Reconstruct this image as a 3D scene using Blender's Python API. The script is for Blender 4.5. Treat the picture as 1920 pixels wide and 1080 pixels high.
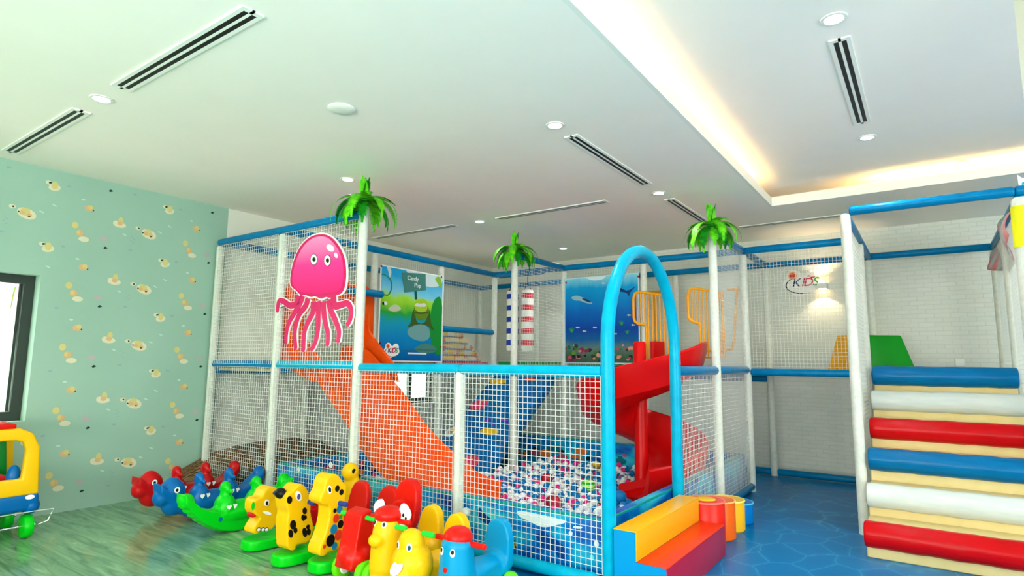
import bpy, bmesh, math, random
from math import sin, cos, pi, radians
from mathutils import Vector, Matrix
random.seed(7)
for o in list(bpy.data.objects): bpy.data.objects.remove(o)
COL = bpy.context.scene.collection
SC = bpy.context.scene
# ------------------------------------------------------------------ camera
FPX, CAMH = 1111.94, 1.30
yaw, pit, rol = radians(35.0098), radians(7.2159), radians(.5434)
fw = Vector((-sin(yaw)*cos(pit), cos(yaw)*cos(pit), sin(pit)))
rt = Vector((cos(yaw), sin(yaw), 0)); up = rt.cross(fw)
r2 = rt*cos(rol)+up*sin(rol); u2 = up*cos(rol)-rt*sin(rol)
CAMP = Vector((0, 0, CAMH))
cd = bpy.data.cameras.new('camera'); cd.sensor_width = 36; cd.lens = FPX/1920*36; cd.clip_start = .05
cam = bpy.data.objects.new('camera', cd); COL.objects.link(cam)
m = Matrix((r2, u2, -fw)).transposed().to_4x4(); m.translation = CAMP
cam.matrix_world = m; SC.camera = cam
def ray(x, y): return r2*((x-960)/FPX)-u2*((y-540)/FPX)+fw
def onX(x, y, X): d = ray(x, y); return CAMP+d*(X/d.x)
def onY(x, y, Y): d = ray(x, y); return CAMP+d*(Y/d.y)
def onZ(x, y, Z): d = ray(x, y); return CAMP+d*((Z-CAMH)/d.z)
# ------------------------------------------------------------------ world, exposure
SC.view_settings.view_transform = 'Standard'; SC.view_settings.look = 'None'
SC.view_settings.exposure = 0.74; SC.view_settings.gamma = 1; SC.view_settings.use_curve_mapping = False
w = bpy.data.worlds.new('world'); SC.world = w; w.use_nodes = True
w.node_tree.nodes['Background'].inputs[0].default_value = (.97, 1, .93, 1)
w.node_tree.nodes['Background'].inputs[1].default_value = 1.5
def area(name, loc, rot, sx, sy, power, color, spread=180):
    l = bpy.data.lights.new(name, 'AREA'); l.shape = 'RECTANGLE'; l.size = sx; l.size_y = sy
    l.energy = power; l.color = color; l.spread = radians(spread)
    o = bpy.data.objects.new(name, l); COL.objects.link(o); o.location = loc; o.rotation_euler = rot; return o
XL, XR, YB, YF, ZC = -6.17, 4.2, 8.2, -4.0, 2.945
# fill lamps added outside unseen front and right glazing, tilted up; left window daylight
area('fill_front', (-.2, YF-.15, 1.45), (radians(140), 0, 0), 6.0, 2.4, 330, (1, .985, .87))
area('fill_right', (XR+.15, 1.0, 1.45), (radians(112), 0, radians(90)), 6.0, 2.3, 120, (1, .985, .88))
area('daylight_left', (XL-.55, .9, 1.5), (radians(90), 0, radians(-90)), 1.7, 1.2, 9, (1, 1, .93))
# sun added for its bounce: lights the unseen floor behind the camera, brightens the ceiling
sl = bpy.data.lights.new('sun', 'SUN'); sl.energy = 42; sl.angle = radians(.6); sl.color = (1, .96, .86)
so = bpy.data.objects.new('sun', sl); COL.objects.link(so); so.rotation_euler = (radians(35), 0, radians(-6))
# ------------------------------------------------------------------ materials
def lin(c):
    return tuple(((v/255)/12.92 if v/255 <= .04045 else ((v/255+.055)/1.055)**2.4) for v in c)
MC = {}
def mat(name, rgb, rough=.45, spec=.22, metal=0, emit=None, es=0, coat=0, trans=0):
    if name in MC: return MC[name]
    m = bpy.data.materials.new(name); m.use_nodes = True; b = m.node_tree.nodes['Principled BSDF']
    b.inputs['Base Color'].default_value = (*lin(rgb), 1); b.inputs['Roughness'].default_value = rough
    b.inputs['Specular IOR Level'].default_value = spec; b.inputs['Metallic'].default_value = metal
    b.inputs['Coat Weight'].default_value = coat; b.inputs['Transmission Weight'].default_value = trans
    if emit: b.inputs['Emission Color'].default_value = (*lin(emit), 1); b.inputs['Emission Strength'].default_value = es
    MC[name] = m; return m
def nodes(m):
    nt = m.node_tree; return nt, nt.nodes, nt.links, nt.nodes['Principled BSDF']
def ramp(nt, stops, interp='LINEAR'):
    r = nt.nodes.new('ShaderNodeValToRGB'); r.color_ramp.interpolation = interp
    e = r.color_ramp.elements
    while len(e) < len(stops): e.new(.5)
    for i, (p, c) in enumerate(stops): e[i].position = p; e[i].color = (*lin(c), 1)
    return r
def noisy(name, stops, scale, stretch=(1, 1, 1), rough=.45, detail=4, bump=0, coord='Object', distort=0, coat=0):
    m = mat(name, (200, 200, 200), rough, coat=coat, spec=.12); nt, N, L, B = nodes(m)
    tc = N.new('ShaderNodeTexCoord'); mp = N.new('ShaderNodeMapping'); mp.inputs['Scale'].default_value = stretch
    no = N.new('ShaderNodeTexNoise'); no.inputs['Scale'].default_value = scale; no.inputs['Detail'].default_value = detail
    no.inputs['Distortion'].default_value = distort
    L.new(tc.outputs[coord], mp.inputs[0]); L.new(mp.outputs[0], no.inputs[0])
    r = ramp(nt, stops); L.new(no.outputs[0], r.inputs[0]); L.new(r.outputs[0], B.inputs['Base Color'])
    if bump:
        bu = N.new('ShaderNodeBump'); bu.inputs['Strength'].default_value = bump; bu.inputs['Distance'].default_value = .01
        L.new(no.outputs[0], bu.inputs['Height']); L.new(bu.outputs[0], B.inputs['Normal'])
    return m
M_ceil = noisy('ceiling_paint', [(.3, (252, 248, 238)), (.7, (254, 250, 241))], 3, rough=.9)
M_white = mat('white_paint', (240, 243, 234), .8)
M_post = noisy('post_padding', [(.35, (208, 214, 203)), (.65, (220, 225, 214))], 30, rough=.35, bump=.1)
M_blue = noisy('blue_padding', [(.35, (0, 112, 164)), (.65, (0, 124, 178))], 12, rough=.28, bump=.15)
M_cyan = noisy('cyan_padding', [(.35, (0, 160, 196)), (.65, (0, 172, 208))], 12, rough=.28, bump=.15)
M_net = mat('net_cord', (222, 228, 220), .6)
M_frame = mat('dark_frame', (46, 58, 52), .4)
M_glass = mat('window_glass', (255, 255, 255), .02, trans=1); M_glass.node_tree.nodes['Principled BSDF'].inputs['IOR'].default_value = 1.0
M_black = mat('black_plastic', (14, 14, 16), .4)
M_orange = noisy('orange_plastic', [(.3, (226, 74, 8)), (.7, (236, 90, 14))], 5, rough=.32)
M_red = mat('red_plastic', (204, 10, 12), .28, spec=.15)
M_toyred = mat('toy_red', (214, 20, 10), .3)
M_yel = mat('toy_yellow', (240, 186, 10), .32)
M_green = mat('toy_green', (0, 196, 26), .28)
M_lime = mat('lime_tyre', (100, 214, 16), .35)
M_toyblue = mat('toy_blue', (0, 98, 168), .3)
M_tcyan = mat('toy_cyan', (0, 144, 196), .3)
M_dred = mat('toy_dark_red', (186, 14, 20), .3)
M_wht = mat('white_plastic', (246, 248, 244), .35)
M_gold = mat('orange_metal_paint', (240, 166, 30), .35)
M_cream = noisy('cream_vinyl', [(.3, (216, 198, 138)), (.7, (224, 206, 150))], 8, rough=.45, bump=.1)
M_vwhite = noisy('white_vinyl', [(.3, (196, 208, 204)), (.7, (208, 218, 212))], 5, (1, 6, 6), .25, bump=.25)
M_vred = noisy('red_vinyl', [(.3, (186, 8, 14)), (.7, (198, 12, 20))], 5, (1, 6, 6), .25, bump=.25)
M_vblue = noisy('blue_vinyl', [(.3, (0, 98, 152)), (.7, (0, 108, 164))], 5, (1, 6, 6), .25, bump=.25)
M_lamp = mat('lamp_diffuser', (255, 255, 255), .5, emit=(255, 255, 255), es=6)
M_led = mat('warm_led', (255, 220, 160), .5, emit=(255, 205, 130), es=14)
M_leafd = noisy('fern_dark', [(.3, (4, 100, 20)), (.7, (30, 156, 24))], 30, rough=.5)
M_leafl = noisy('fern_light', [(.3, (50, 176, 14)), (.7, (120, 222, 36))], 30, rough=.45)
M_silver = mat('silver_wire', (200, 205, 200), .25, metal=1)
# ------------------------------------------------------------------ mesh builder
class MB:
    def __init__(s): s.v = []; s.f = []; s.mi = []
    def add(s, vs, fs, mi=0):
        n = len(s.v); s.v += [tuple(v) for v in vs]; s.f += [tuple(i+n for i in f) for f in fs]; s.mi += [mi]*len(fs); return s
    def box(s, a, b, mi=0):
        x0, y0, z0 = a; x1, y1, z1 = b
        return s.add([(x0, y0, z0), (x1, y0, z0), (x1, y1, z0), (x0, y1, z0), (x0, y0, z1), (x1, y0, z1), (x1, y1, z1), (x0, y1, z1)],
              [(0, 3, 2, 1), (4, 5, 6, 7), (0, 1, 5, 4), (1, 2, 6, 5), (2, 3, 7, 6), (3, 0, 4, 7)], mi)
    def tube(s, path, r, seg=14, cap=True, mi=0, closed=False):
        P = [Vector(p) for p in path]; n = len(P); rs = r if isinstance(r, (list, tuple)) else [r]*n
        t0 = (P[1]-P[0]).normalized(); a = Vector((0, 0, 1)) if abs(t0.z) < .9 else Vector((1, 0, 0))
        nrm = (a-t0*a.dot(t0)).normalized(); vs = []
        for i in range(n):
            if closed: t = (P[(i+1) % n]-P[i-1]).normalized()
            else: t = (P[min(i+1, n-1)]-P[max(i-1, 0)]).normalized()
            nrm = (nrm-t*nrm.dot(t)).normalized(); bn = t.cross(nrm)
            vs += [P[i]+(nrm*cos(2*pi*k/seg)+bn*sin(2*pi*k/seg))*rs[i] for k in range(seg)]
        fs = []
        for i in range(n if closed else n-1):
            j = (i+1) % n
            fs += [(i*seg+k, i*seg+(k+1) % seg, j*seg+(k+1) % seg, j*seg+k) for k in range(seg)]
        if cap and not closed: fs += [tuple(range(seg-1, -1, -1)), tuple((n-1)*seg+k for k in range(seg))]
        return s.add(vs, fs, mi)
    def rod(s, p, q, r, seg=16, rnd=.5, mi=0):   # tube with rounded ends
        p = Vector(p); q = Vector(q); d = (q-p).normalized(); e = r*rnd
        path = [p, p+d*e*.15, p+d*e*.5, p+d*e, q-d*e, q-d*e*.5, q-d*e*.15, q]
        return s.tube(path, [r*.55, r*.8, r*.94, r, r, r*.94, r*.8, r*.55], seg, mi=mi)
    def ell(s, c, R, nu=20, nv=12, rot=None, mi=0):
        c = Vector(c); vs = []; fs = []
        for j in range(1, nv):
            th = pi*j/nv
            for i in range(nu):
                ph = 2*pi*i/nu; vs.append(Vector((R[0]*sin(th)*cos(ph), R[1]*sin(th)*sin(ph), R[2]*cos(th))))
        vs += [Vector((0, 0, R[2])), Vector((0, 0, -R[2]))]
        if rot: vs = [rot @ v for v in vs]
        vs = [v+c for v in vs]
        for j in range(nv-2):
            for i in range(nu): a = j*nu+i; b = j*nu+(i+1) % nu; fs.append((a, a+nu, b+nu, b))
        t = (nv-1)*nu
        for i in range(nu):
            fs.append((t, i, (i+1) % nu)); fs.append((t+1, (nv-2)*nu+(i+1) % nu, (nv-2)*nu+i))
        return s.add(vs, fs, mi)
    def slab(s, pts, nrm, th, mi=0):   # planar outline, extruded both ways by th/2 along nrm
        n = Vector(nrm).normalized()*th/2; P = [Vector(p) for p in pts]; k = len(P)
        fs = [(i, (i+1) % k, (i+1) % k+k, i+k) for i in range(k)]
        fs += [tuple(range(k-1, -1, -1)), tuple(range(k, 2*k))]
        return s.add([p-n for p in P]+[p+n for p in P], fs, mi)
    def lathe(s, c, prof, seg=28, axis='z', mi=0):
        vs = []
        for (r, h) in prof:
            for k in range(seg):
                a = 2*pi*k/seg
                v = {'z': (r*cos(a), r*sin(a), h), 'x': (h, r*cos(a), r*sin(a)), 'y': (r*sin(a), h, r*cos(a))}[axis]
                vs.append(Vector(v)+Vector(c))
        fs = [(j*seg+k, j*seg+(k+1) % seg, (j+1)*seg+(k+1) % seg, (j+1)*seg+k) for j in range(len(prof)-1) for k in range(seg)]
        fs += [tuple(range(seg-1, -1, -1)), tuple((len(prof)-1)*seg+k for k in range(seg))]
        return s.add(vs, fs, mi)
    def build(s, name, mats, parent=None, smooth=True, bevel=0, fix=True):
        me = bpy.data.meshes.new(name); me.from_pydata(s.v, [], s.f)
        mats = mats if isinstance(mats, (list, tuple)) else [mats]
        for m in mats: me.materials.append(m)
        for p, i in zip(me.polygons, s.mi): p.material_index = i
        if fix:
            bm = bmesh.new(); bm.from_mesh(me); bmesh.ops.recalc_face_normals(bm, faces=bm.faces)
            if bevel:
                bmesh.ops.bevel(bm, geom=[e for e in bm.edges if len(e.link_faces) == 2 and e.calc_face_angle(0) > .6], offset=bevel, segments=3, profile=.5, affect='EDGES')
            bm.to_mesh(me); bm.free()
        if smooth:
            me.shade_smooth()
            bm = bmesh.new(); bm.from_mesh(me)
            for e in bm.edges:
                if len(e.link_faces) == 2 and e.calc_face_angle(0) > radians(38): e.smooth = False
            bm.to_mesh(me); bm.free()
        o = bpy.data.objects.new(name, me); COL.objects.link(o)
        if parent: o.parent = parent
        return o
    def blob(s, name, m, parent=None, voxel=.008, it=6):   # moulded solid: fuse, then smooth
        o = s.build(name, m, None, smooth=False)
        a = o.modifiers.new('r', 'REMESH'); a.mode = 'VOXEL'; a.voxel_size = voxel
        b = o.modifiers.new('s', 'SMOOTH'); b.iterations = it; b.factor = .6
        dg = bpy.context.evaluated_depsgraph_get(); dg.update()
        me = bpy.data.meshes.new_from_object(o.evaluated_get(dg)); me.name = name
        old = o.data; o.modifiers.clear(); o.data = me; bpy.data.meshes.remove(old)
        if not me.materials: me.materials.append(m)
        me.shade_smooth()
        if parent: o.parent = parent
        return o
def empty(name, loc=(0, 0, 0)):
    o = bpy.data.objects.new(name, None); COL.objects.link(o); o.location = loc; o.empty_display_size = .1; return o
def tag(o, label, cat, group=None, kind=None):
    o['label'] = label; o['category'] = cat
    if group: o['group'] = group
    if kind: o['kind'] = kind
    return o
def thing(name, label, cat, group=None, loc=(0, 0, 0)): return tag(empty(name, loc), label, cat, group)
def struct(o): o['kind'] = 'structure'; return o
def rel(o, t):   # parent keeping world placement (things whose parts were built in world space)
    o.parent = t; o.matrix_parent_inverse = Matrix.Translation(-t.location); return o
def fin(t, loc):  # move an Empty to its base while its world-space parts stay put
    t.location = loc
    for c in t.children: c.matrix_parent_inverse = Matrix.Translation(-Vector(loc))
    return t
def smooth_outline(P, n=3):
    P = [Vector(p) for p in P]
    for _ in range(n):
        Q = []
        for i in range(len(P)): a, b = P[i], P[(i+1) % len(P)]; Q += [a*.75+b*.25, a*.25+b*.75]
        P = Q
    return P
def disc(c, nrm, r, r2=None, seg=20, th=.002, ang=0):
    n = Vector(nrm).normalized(); a = Vector((0, 0, 1)) if abs(n.z) < .9 else Vector((0, 1, 0)); u = (a-n*a.dot(n)).normalized(); v = n.cross(u)
    r2 = r2 or r; o = []
    for k in range(seg):
        t = 2*pi*k/seg; x, y = cos(t)*r, sin(t)*r2; x, y = x*cos(ang)-y*sin(ang), x*sin(ang)+y*cos(ang); o.append(Vector(c)+v*x+u*y)
    return o
# ------------------------------------------------------------------ room shell
def floor_green():
    m = mat('green_wood_vinyl', (120, 160, 120), .16, coat=.3); nt, N, L, B = nodes(m)
    tc = N.new('ShaderNodeTexCoord'); mp = N.new('ShaderNodeMapping'); mp.inputs['Scale'].default_value = (.7, 5, 1); mp.inputs['Rotation'].default_value = (0, 0, radians(32))
    n1 = N.new('ShaderNodeTexNoise'); n1.inputs['Scale'].default_value = 2.6; n1.inputs['Detail'].default_value = 7; n1.inputs['Distortion'].default_value = 1.6
    L.new(tc.outputs['Object'], mp.inputs[0]); L.new(mp.outputs[0], n1.inputs[0])
    r = ramp(nt, [(.28, (78, 120, 86)), (.45, (108, 152, 112)), (.6, (128, 170, 128)), (.75, (158, 192, 152))]); L.new(n1.outputs[0], r.inputs[0])
    L.new(r.outputs[0], B.inputs['Base Color']); return m
def floor_blue():
    m = mat('blue_water_vinyl', (0, 90, 145), .3, spec=.1); nt, N, L, B = nodes(m)
    tc = N.new('ShaderNodeTexCoord'); vo = N.new('ShaderNodeTexVoronoi'); vo.feature = 'DISTANCE_TO_EDGE'; vo.inputs['Scale'].default_value = 7
    no = N.new('ShaderNodeTexNoise'); no.inputs['Scale'].default_value = 5; no.inputs['Detail'].default_value = 5
    mx = N.new('ShaderNodeMixRGB'); mx.inputs[0].default_value = .5; L.new(tc.outputs['Object'], mx.inputs[1]); L.new(no.outputs[1], mx.inputs[2]); L.new(mx.outputs[0], vo.inputs[0])
    r = ramp(nt, [(0, (90, 180, 214)), (.02, (0, 124, 184)), (.1, (0, 108, 172))]); L.new(vo.outputs[0], r.inputs[0])
    r3 = ramp(nt, [(.35, (0, 92, 152)), (.7, (0, 122, 184))]); L.new(no.outputs[0], r3.inputs[0])
    m2 = N.new('ShaderNodeMixRGB'); m2.inputs[0].default_value = .5; L.new(r.outputs[0], m2.inputs[1]); L.new(r3.outputs[0], m2.inputs[2])
    L.new(m2.outputs[0], B.inputs['Base Color']); return m
b = MB(); b.box((XL-.2, YF-.2, -.1), (XR+.2, YB+.2, -.002), 0)
b.add([(XL, YF, 0), (-1.0, YF, 0), (-1.0, 2.2, 0), (-2.05, 3.12, 0), (XL, 3.12, 0)], [(0, 1, 2, 3, 4)], 0)
b.add([(-1.0, YF, 0), (XR, YF, 0), (XR, YB, 0), (XL, YB, 0), (XL, 3.12, 0), (-2.05, 3.12, 0), (-1.0, 2.2, 0)], [(0, 1, 2, 3, 4, 5, 6)], 1)
struct(b.build('floor', [floor_green(), floor_blue()], smooth=False, fix=False))
# ceiling with raised tray
TX, TY, TX2, TY1 = -1.27, 6.50, 3.4, -2.6
ZT = 3.13
b = MB()
b.box((XL-.2, YF-.2, ZC), (TX, YB+.2, ZC+.02)); b.box((TX, TY, ZC), (XR+.2, YB+.2, ZC+.02))
b.box((TX2, YF-.2, ZC), (XR+.2, TY, ZC+.02)); b.box((TX, YF-.2, ZC), (TX2, TY1, ZC+.02))
b.box((TX-.35, TY1-.35, ZT), (TX2+.35, TY+.35, ZT+.06))
for (a, c) in (((TX-.35, TY1-.35), (TX-.3, TY+.35)), ((TX-.35, TY+.3), (TX2+.35, TY+.35)), ((TX2+.3, TY1-.35), (TX2+.35, TY+.35)), ((TX-.35, TY1-.35), (TX2+.35, TY1-.3))):
    b.box((a[0], a[1], ZC+.02), (c[0], c[1], ZT))
struct(b.build('ceiling', M_ceil, smooth=False))
b = MB()   # upstand lip of the cove
H = ZC+.09
b.box((TX, TY1, ZC), (TX+.03, TY, H)); b.box((TX+.03, TY-.03, ZC), (TX2-.03, TY, H)); b.box((TX2-.03, TY1, ZC), (TX2, TY, H)); b.box((TX+.03, TY1, ZC), (TX2-.03, TY1+.03, H))
struct(b.build('trim_1', M_white, smooth=False))
def led(name, a, c, side):
    t = tag(MB().box(a, c).build(name, M_led, smooth=False), 'warm LED strip lying in the ceiling cove along the %s lip of the tray' % side, 'light strip', 'cove LED strips')
    return t
led('led_strip', (TX-.14, TY1, ZC+.022), (TX-.10, TY-.42, ZC+.034), 'left')
led('led_strip', (TX+.9, TY+.10, ZC+.022), (TX2, TY+.14, ZC+.034), 'back')
# walls
WX = XL
M_paper = noisy('teal_wallpaper', [(.3, (148, 184, 166)), (.7, (153, 189, 171))], 2, rough=.75)
motif = [M_paper, mat('paper_cream', (214, 212, 180), .8), mat('paper_yellow', (206, 196, 128), .8), mat('paper_orange', (212, 174, 124), .8),
         mat('paper_pink', (178, 172, 172), .8), mat('paper_black', (24, 52, 52), .8), mat('paper_white', (180, 214, 200), .8), mat('paper_grey', (140, 170, 170), .8)]
W1 = (.62, 1.80, .785, 2.005)   # window: y0,y1,z0,z1
def wall_cells(b, X, y0, y1, holes, mi=0):
    ys = sorted({y0, y1, *[h[0] for h in holes], *[h[1] for h in holes]})
    for i in range(len(ys)-1):
        a, c = ys[i], ys[i+1]; zs = [(0, ZC)]
        for h in holes:
            if h[0] <= a and c <= h[1]: zs = [(0, h[2]), (h[3], ZC)]
        for z0, z1 in zs: b.box((X-.20, a, z0), (X, c, z1), mi)
b = MB(); wall_cells(b, XL, YF, 3.40, [W1])
def motif_disc(Y, z, ry, rz, mi, ang=0, lift=.0015):
    P = disc((XL+lift, Y, z), (1, 0, 0), ry, rz, 14, ang=ang); b.add(P, [tuple(range(14))], mi)
def P0(x, y): p = onX(x, y, XL); return p.y, p.z
# one repeat of the print, anchored on the wall; repeats every (dy,dz)
A0 = P0(141, 422); A1 = P0(350, 428); A2 = P0(130, 535)
dy = A1[0]-A0[0]; dz = A0[1]-A2[1]
items = []
def it(x, y, fn): Y, z = P0(x, y); items.append((Y, z, fn))
def triple(Y, z):
    motif_disc(Y, z, .026, .03, 2); motif_disc(Y+.04, z-.065, .03, .03, 3); motif_disc(Y+.03, z-.06, .014, .02, 2, lift=.002); motif_disc(Y+.075, z-.115, .042, .024, 1, lift=.002)
def cloudbear(Y, z):
    motif_disc(Y, z-.02, .054, .026, 1); motif_disc(Y-.033, z-.01, .026, .026, 1, lift=.0018); motif_disc(Y+.005, z+.02, .022, .038, 2, lift=.0022); motif_disc(Y, z-.005, .024, .02, 3, lift=.0026)
def bigbear(Y, z):
    motif_disc(Y+.01, z, .07, .045, 1, .3); motif_disc(Y, z+.015, .035, .034, 2, lift=.002); motif_disc(Y-.02, z, .02, .016, 3, lift=.0025)
    motif_disc(Y+.03, z-.012, .018, .018, 3, lift=.0025); motif_disc(Y-.045, z+.005, .007, .007, 5, lift=.003); motif_disc(Y+.028, z-.02, .009, .006, 5, lift=.003)
def smile(Y, z): motif_disc(Y, z, .024, .018, 1); motif_disc(Y+.006, z, .008, .008, 5, lift=.002)
def bird(Y, z): motif_disc(Y, z, .014, .010, 5, -.3); motif_disc(Y+.008, z+.005, .014, .005, 5, .5, lift=.002)
def pink(Y, z): motif_disc(Y, z, .034, .022, 4, .2)
def ticks(Y, z):
    for k in range(4): motif_disc(Y+.018*(k % 2)-.01, z-.02*k+.03, .010, .004, 7, -.5)
def small(Y, z): motif_disc(Y, z, .034, .028, 3, .2); motif_disc(Y+.012, z+.012, .02, .02, 2, lift=.002); motif_disc(Y+.035, z-.012, .006, .006, 5, lift=.002); motif_disc(Y-.05, z+.07, .016, .008, 6)
def grey(Y, z): motif_disc(Y, z, .018, .010, 7)
def squig(Y, z): motif_disc(Y, z, .02, .006, 6, .4)
it(141, 422, triple); it(225, 418, cloudbear); it(277, 439, bigbear); it(259, 428, smile); it(249, 450, ticks); it(194, 448, pink); it(197, 465, bird)
it(167, 391, small); it(244, 469, grey); it(233, 440, squig); it(310, 388, smile); it(318, 396, lambda Y, z: (motif_disc(Y, z, .045, .03, 1, -.2), motif_disc(Y, z+.02, .025, .035, 2, lift=.002)))
it(118, 462, grey); it(85, 458, squig); it(300, 436, squig); it(102, 385, squig)
for i in range(-3, 3):
    for j in range(-3, 7):
        for (Y, z, fn) in items:
            y_, z_ = Y+i*dy, z-j*dz
            if not (-.6 < y_ < 3.30 and .07 < z_ < ZC-.07): continue
            if W1[0]-.1 < y_ < W1[1]+.06 and W1[2]-.08 < z_ < W1[3]+.08: continue
            fn(y_, z_)
struct(b.build('wall_left', motif, smooth=False, fix=False))
M_brick = mat('white_brick', (226, 230, 220), .7); nt, N, L, B = nodes(M_brick)
tc = N.new('ShaderNodeTexCoord'); mp = N.new('ShaderNodeMapping'); mp.inputs['Rotation'].default_value = (radians(90), 0, 0)
br = N.new('ShaderNodeTexBrick'); br.inputs['Scale'].default_value = 1; br.inputs['Brick Width'].default_value = .15; br.inputs['Row Height'].default_value = .05
br.inputs['Mortar Size'].default_value = .005; br.inputs['Mortar Smooth'].default_value = .5
br.inputs['Color1'].default_value = (*lin((228, 231, 222)), 1); br.inputs['Color2'].default_value = (*lin((222, 227, 216)), 1); br.inputs['Mortar'].default_value = (*lin((214, 219, 208)), 1)
L.new(tc.outputs['Object'], mp.inputs[0]); L.new(mp.outputs[0], br.inputs[0]); L.new(br.outputs[0], B.inputs['Base Color'])
bu = N.new('ShaderNodeBump'); bu.invert = True; bu.inputs['Strength'].default_value = .3; bu.inputs['Distance'].default_value = .004; L.new(br.outputs[1], bu.inputs['Height']); L.new(bu.outputs[0], B.inputs['Normal'])
M_wallw = mat('white_wall_paint', (222, 226, 214), .85)
W3 = (5.25, 6.88, .70, 1.95)
b = MB(); wall_cells(b, XL, 3.40, YB, [W3]); struct(b.build('wall_left_back', M_wallw, smooth=False))
struct(MB().box((XL-.14, YB, 0), (XR+.14, YB+.14, ZC)).build('wall_back', M_brick, smooth=False))
b = MB(); ys = [YF, -2.2, 4.0, YB]   # right wall with window openings
b.box((XR, YF, 0), (XR+.14, -2.1, ZC)); b.box((XR, 4.1, 0), (XR+.14, YB, ZC)); b.box((XR, -2.1, 0), (XR+.14, 4.1, .25)); b.box((XR, -2.1, 2.65), (XR+.14, 4.1, ZC))
struct(b.build('wall_right', M_wallw, smooth=False))
b = MB(); b.box((XL-.14, YF-.14, 0), (-3.3, YF, ZC)); b.box((2.9, YF-.14, 0), (XR+.14, YF, ZC)); b.box((-3.3, YF-.14, 0), (2.9, YF, .2)); b.box((-3.3, YF-.14, 2.7), (2.9, YF, ZC))
struct(b.build('wall_front', M_wallw, smooth=False))
def window(name, X, y0, y1, z0, z1, mull):
    t = empty(name, (X-.08, (y0+y1)/2, z0)); t['kind'] = 'structure'; f = .075
    b = MB(); xa, xb = X-.17, X-.12
    b.box((xa, y0, z0), (xb, y0+f, z1)); b.box((xa, y1-f, z0), (xb, y1, z1)); b.box((xa, y0+f, z0), (xb, y1-f, z0+f)); b.box((xa, y0+f, z1-f), (xb, y1-f, z1))
    for mY in mull: b.box((xa, mY-.03, z0+f), (xb, mY+.03, z1-f))
    b.box((xa-.01, y0+f, z0+f), (xa, y0+f+.02, z1-f)); b.box((xa-.01, y1-f-.02, z0+f), (xa, y1-f, z1-f))
    rel(b.build('window_frame', M_frame, smooth=False), t)
    rel(MB().box((X-.147, y0+f, z0+f), (X-.143, y1-f, z1-f)).build('window_pane', M_glass, smooth=False), t)
    fin(t, (X-.08, (y0+y1)/2, z0))
window('window_1', XL, *W1, [])
window('window_2', XL, *W3, [6.39])
def fence_front(name, horiz):   # unseen window frames behind and beside the camera, added to let the light in
    t = empty(name); t['kind'] = 'structure'; b = MB()
    if horiz:
        for x in (-3.3, -1.25, .8, 2.83): b.box((x, YF-.10, .2), (x+.07, YF-.04, 2.7))
        for z in (.2, 2.63): b.box((-3.3, YF-.10, z), (2.9, YF-.04, z+.07))
    else:
        for y in (-2.1, -.05, 1.98, 4.03): b.box((XR+.04, y, .25), (XR+.1, y+.07, 2.65))
        for z in (.25, 2.58): b.box((XR+.04, -2.1, z), (XR+.1, 4.1, z+.07))
    rel(b.build('window_frame', M_frame, smooth=False), t)
fence_front('window_3', True); fence_front('window_4', False)
# outside the left windows: a white garden wall and palm foliage
GWZ = onX(30, 592, XL-2.05).z
M_out = mat('garden_wall_paint', (250, 250, 250), .9)
area('daylight_garden', (XL-1.0, 3.6, 4.6), (radians(20), radians(-25), 0), 3, 9, 130, (1, 1, .97))
tag(MB().box((XL-2.2, -3, -.1), (XL-2.05, 10, GWZ)).build('garden_wall', M_out, smooth=False), 'white garden wall outside the window behind the teal wallpaper', 'wall')
def leaf_strip(b, p, d, L, wd, droop, mi=0, n=7, side=None):
    p = Vector(p); d = Vector(d).normalized(); s = side or d.cross(Vector((0, 0, 1))).normalized(); vs = []; fs = []
    for i in range(n+1):
        t = i/n; q = p+d*L*t+Vector((0, 0, -droop*t*t)); ww = wd*(1-t)**.6*(.4+.6*min(1, t*4))
        vs += [q-s*ww, q+s*ww]
    fs = [(2*i, 2*i+1, 2*i+3, 2*i+2) for i in range(n)]
    b.add(vs, fs, mi)
b = MB()
for k in range(200):
    y = random.uniform(-.3, 3.2); z = random.uniform(GWZ-.1, GWZ+1.4); a = random.uniform(-1, 1)
    leaf_strip(b, (XL-2.5+random.uniform(-.3, .3), y, z), (random.uniform(-.2, .4), a, random.uniform(-.2, .8)), random.uniform(.5, 1.0), .012, random.uniform(.2, .6), random.choice((0, 1)))
tag(b.build('palm_foliage', [M_leafl, mat('pale_leaf', (120, 130, 70), .6)], fix=False), 'bright palm fronds above the white garden wall outside the left window', 'palm', kind='stuff')
# ------------------------------------------------------------------ ceiling fittings
def vent(cx, cy, L, along, z=ZC, label=''):
    t = thing('ceiling_vent', label, 'vent', 'slot air vents in the ceiling'); hw = .055; hl = L/2
    def bx(b, u0, u1, v0, v1, z0, z1):
        if along == 'x': b.box((cx+u0, cy+v0, z0), (cx+u1, cy+v1, z1))
        else: b.box((cx+v0, cy+u0, z0), (cx+v1, cy+u1, z1))
    f = MB(); z0, z1 = z-.008, z-.0005
    bx(f, -hl, hl, -hw, -.033, z0, z1); bx(f, -hl, hl, .033, hw, z0, z1); bx(f, -hl, hl, -.008, .008, z0, z1)
    for s in (-1, 1): bx(f, s*hl-(.03 if s > 0 else 0), s*hl+(0 if s > 0 else .03), -.033, .033, z0, z1)
    n = 4
    for k in range(1, n): bx(f, -hl+L*k/n-.003, -hl+L*k/n+.003, -.033, .033, z0+.001, z1)
    rel(f.build('frame', M_white, smooth=False), t)
    s_ = MB(); bx(s_, -hl+.03, hl-.03, -.033, -.008, z-.0074, z-.0008); bx(s_, -hl+.03, hl-.03, .008, .033, z-.0074, z-.0008)
    rel(s_.build('slot', M_black, smooth=False), t); fin(t, (cx, cy, z))
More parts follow.
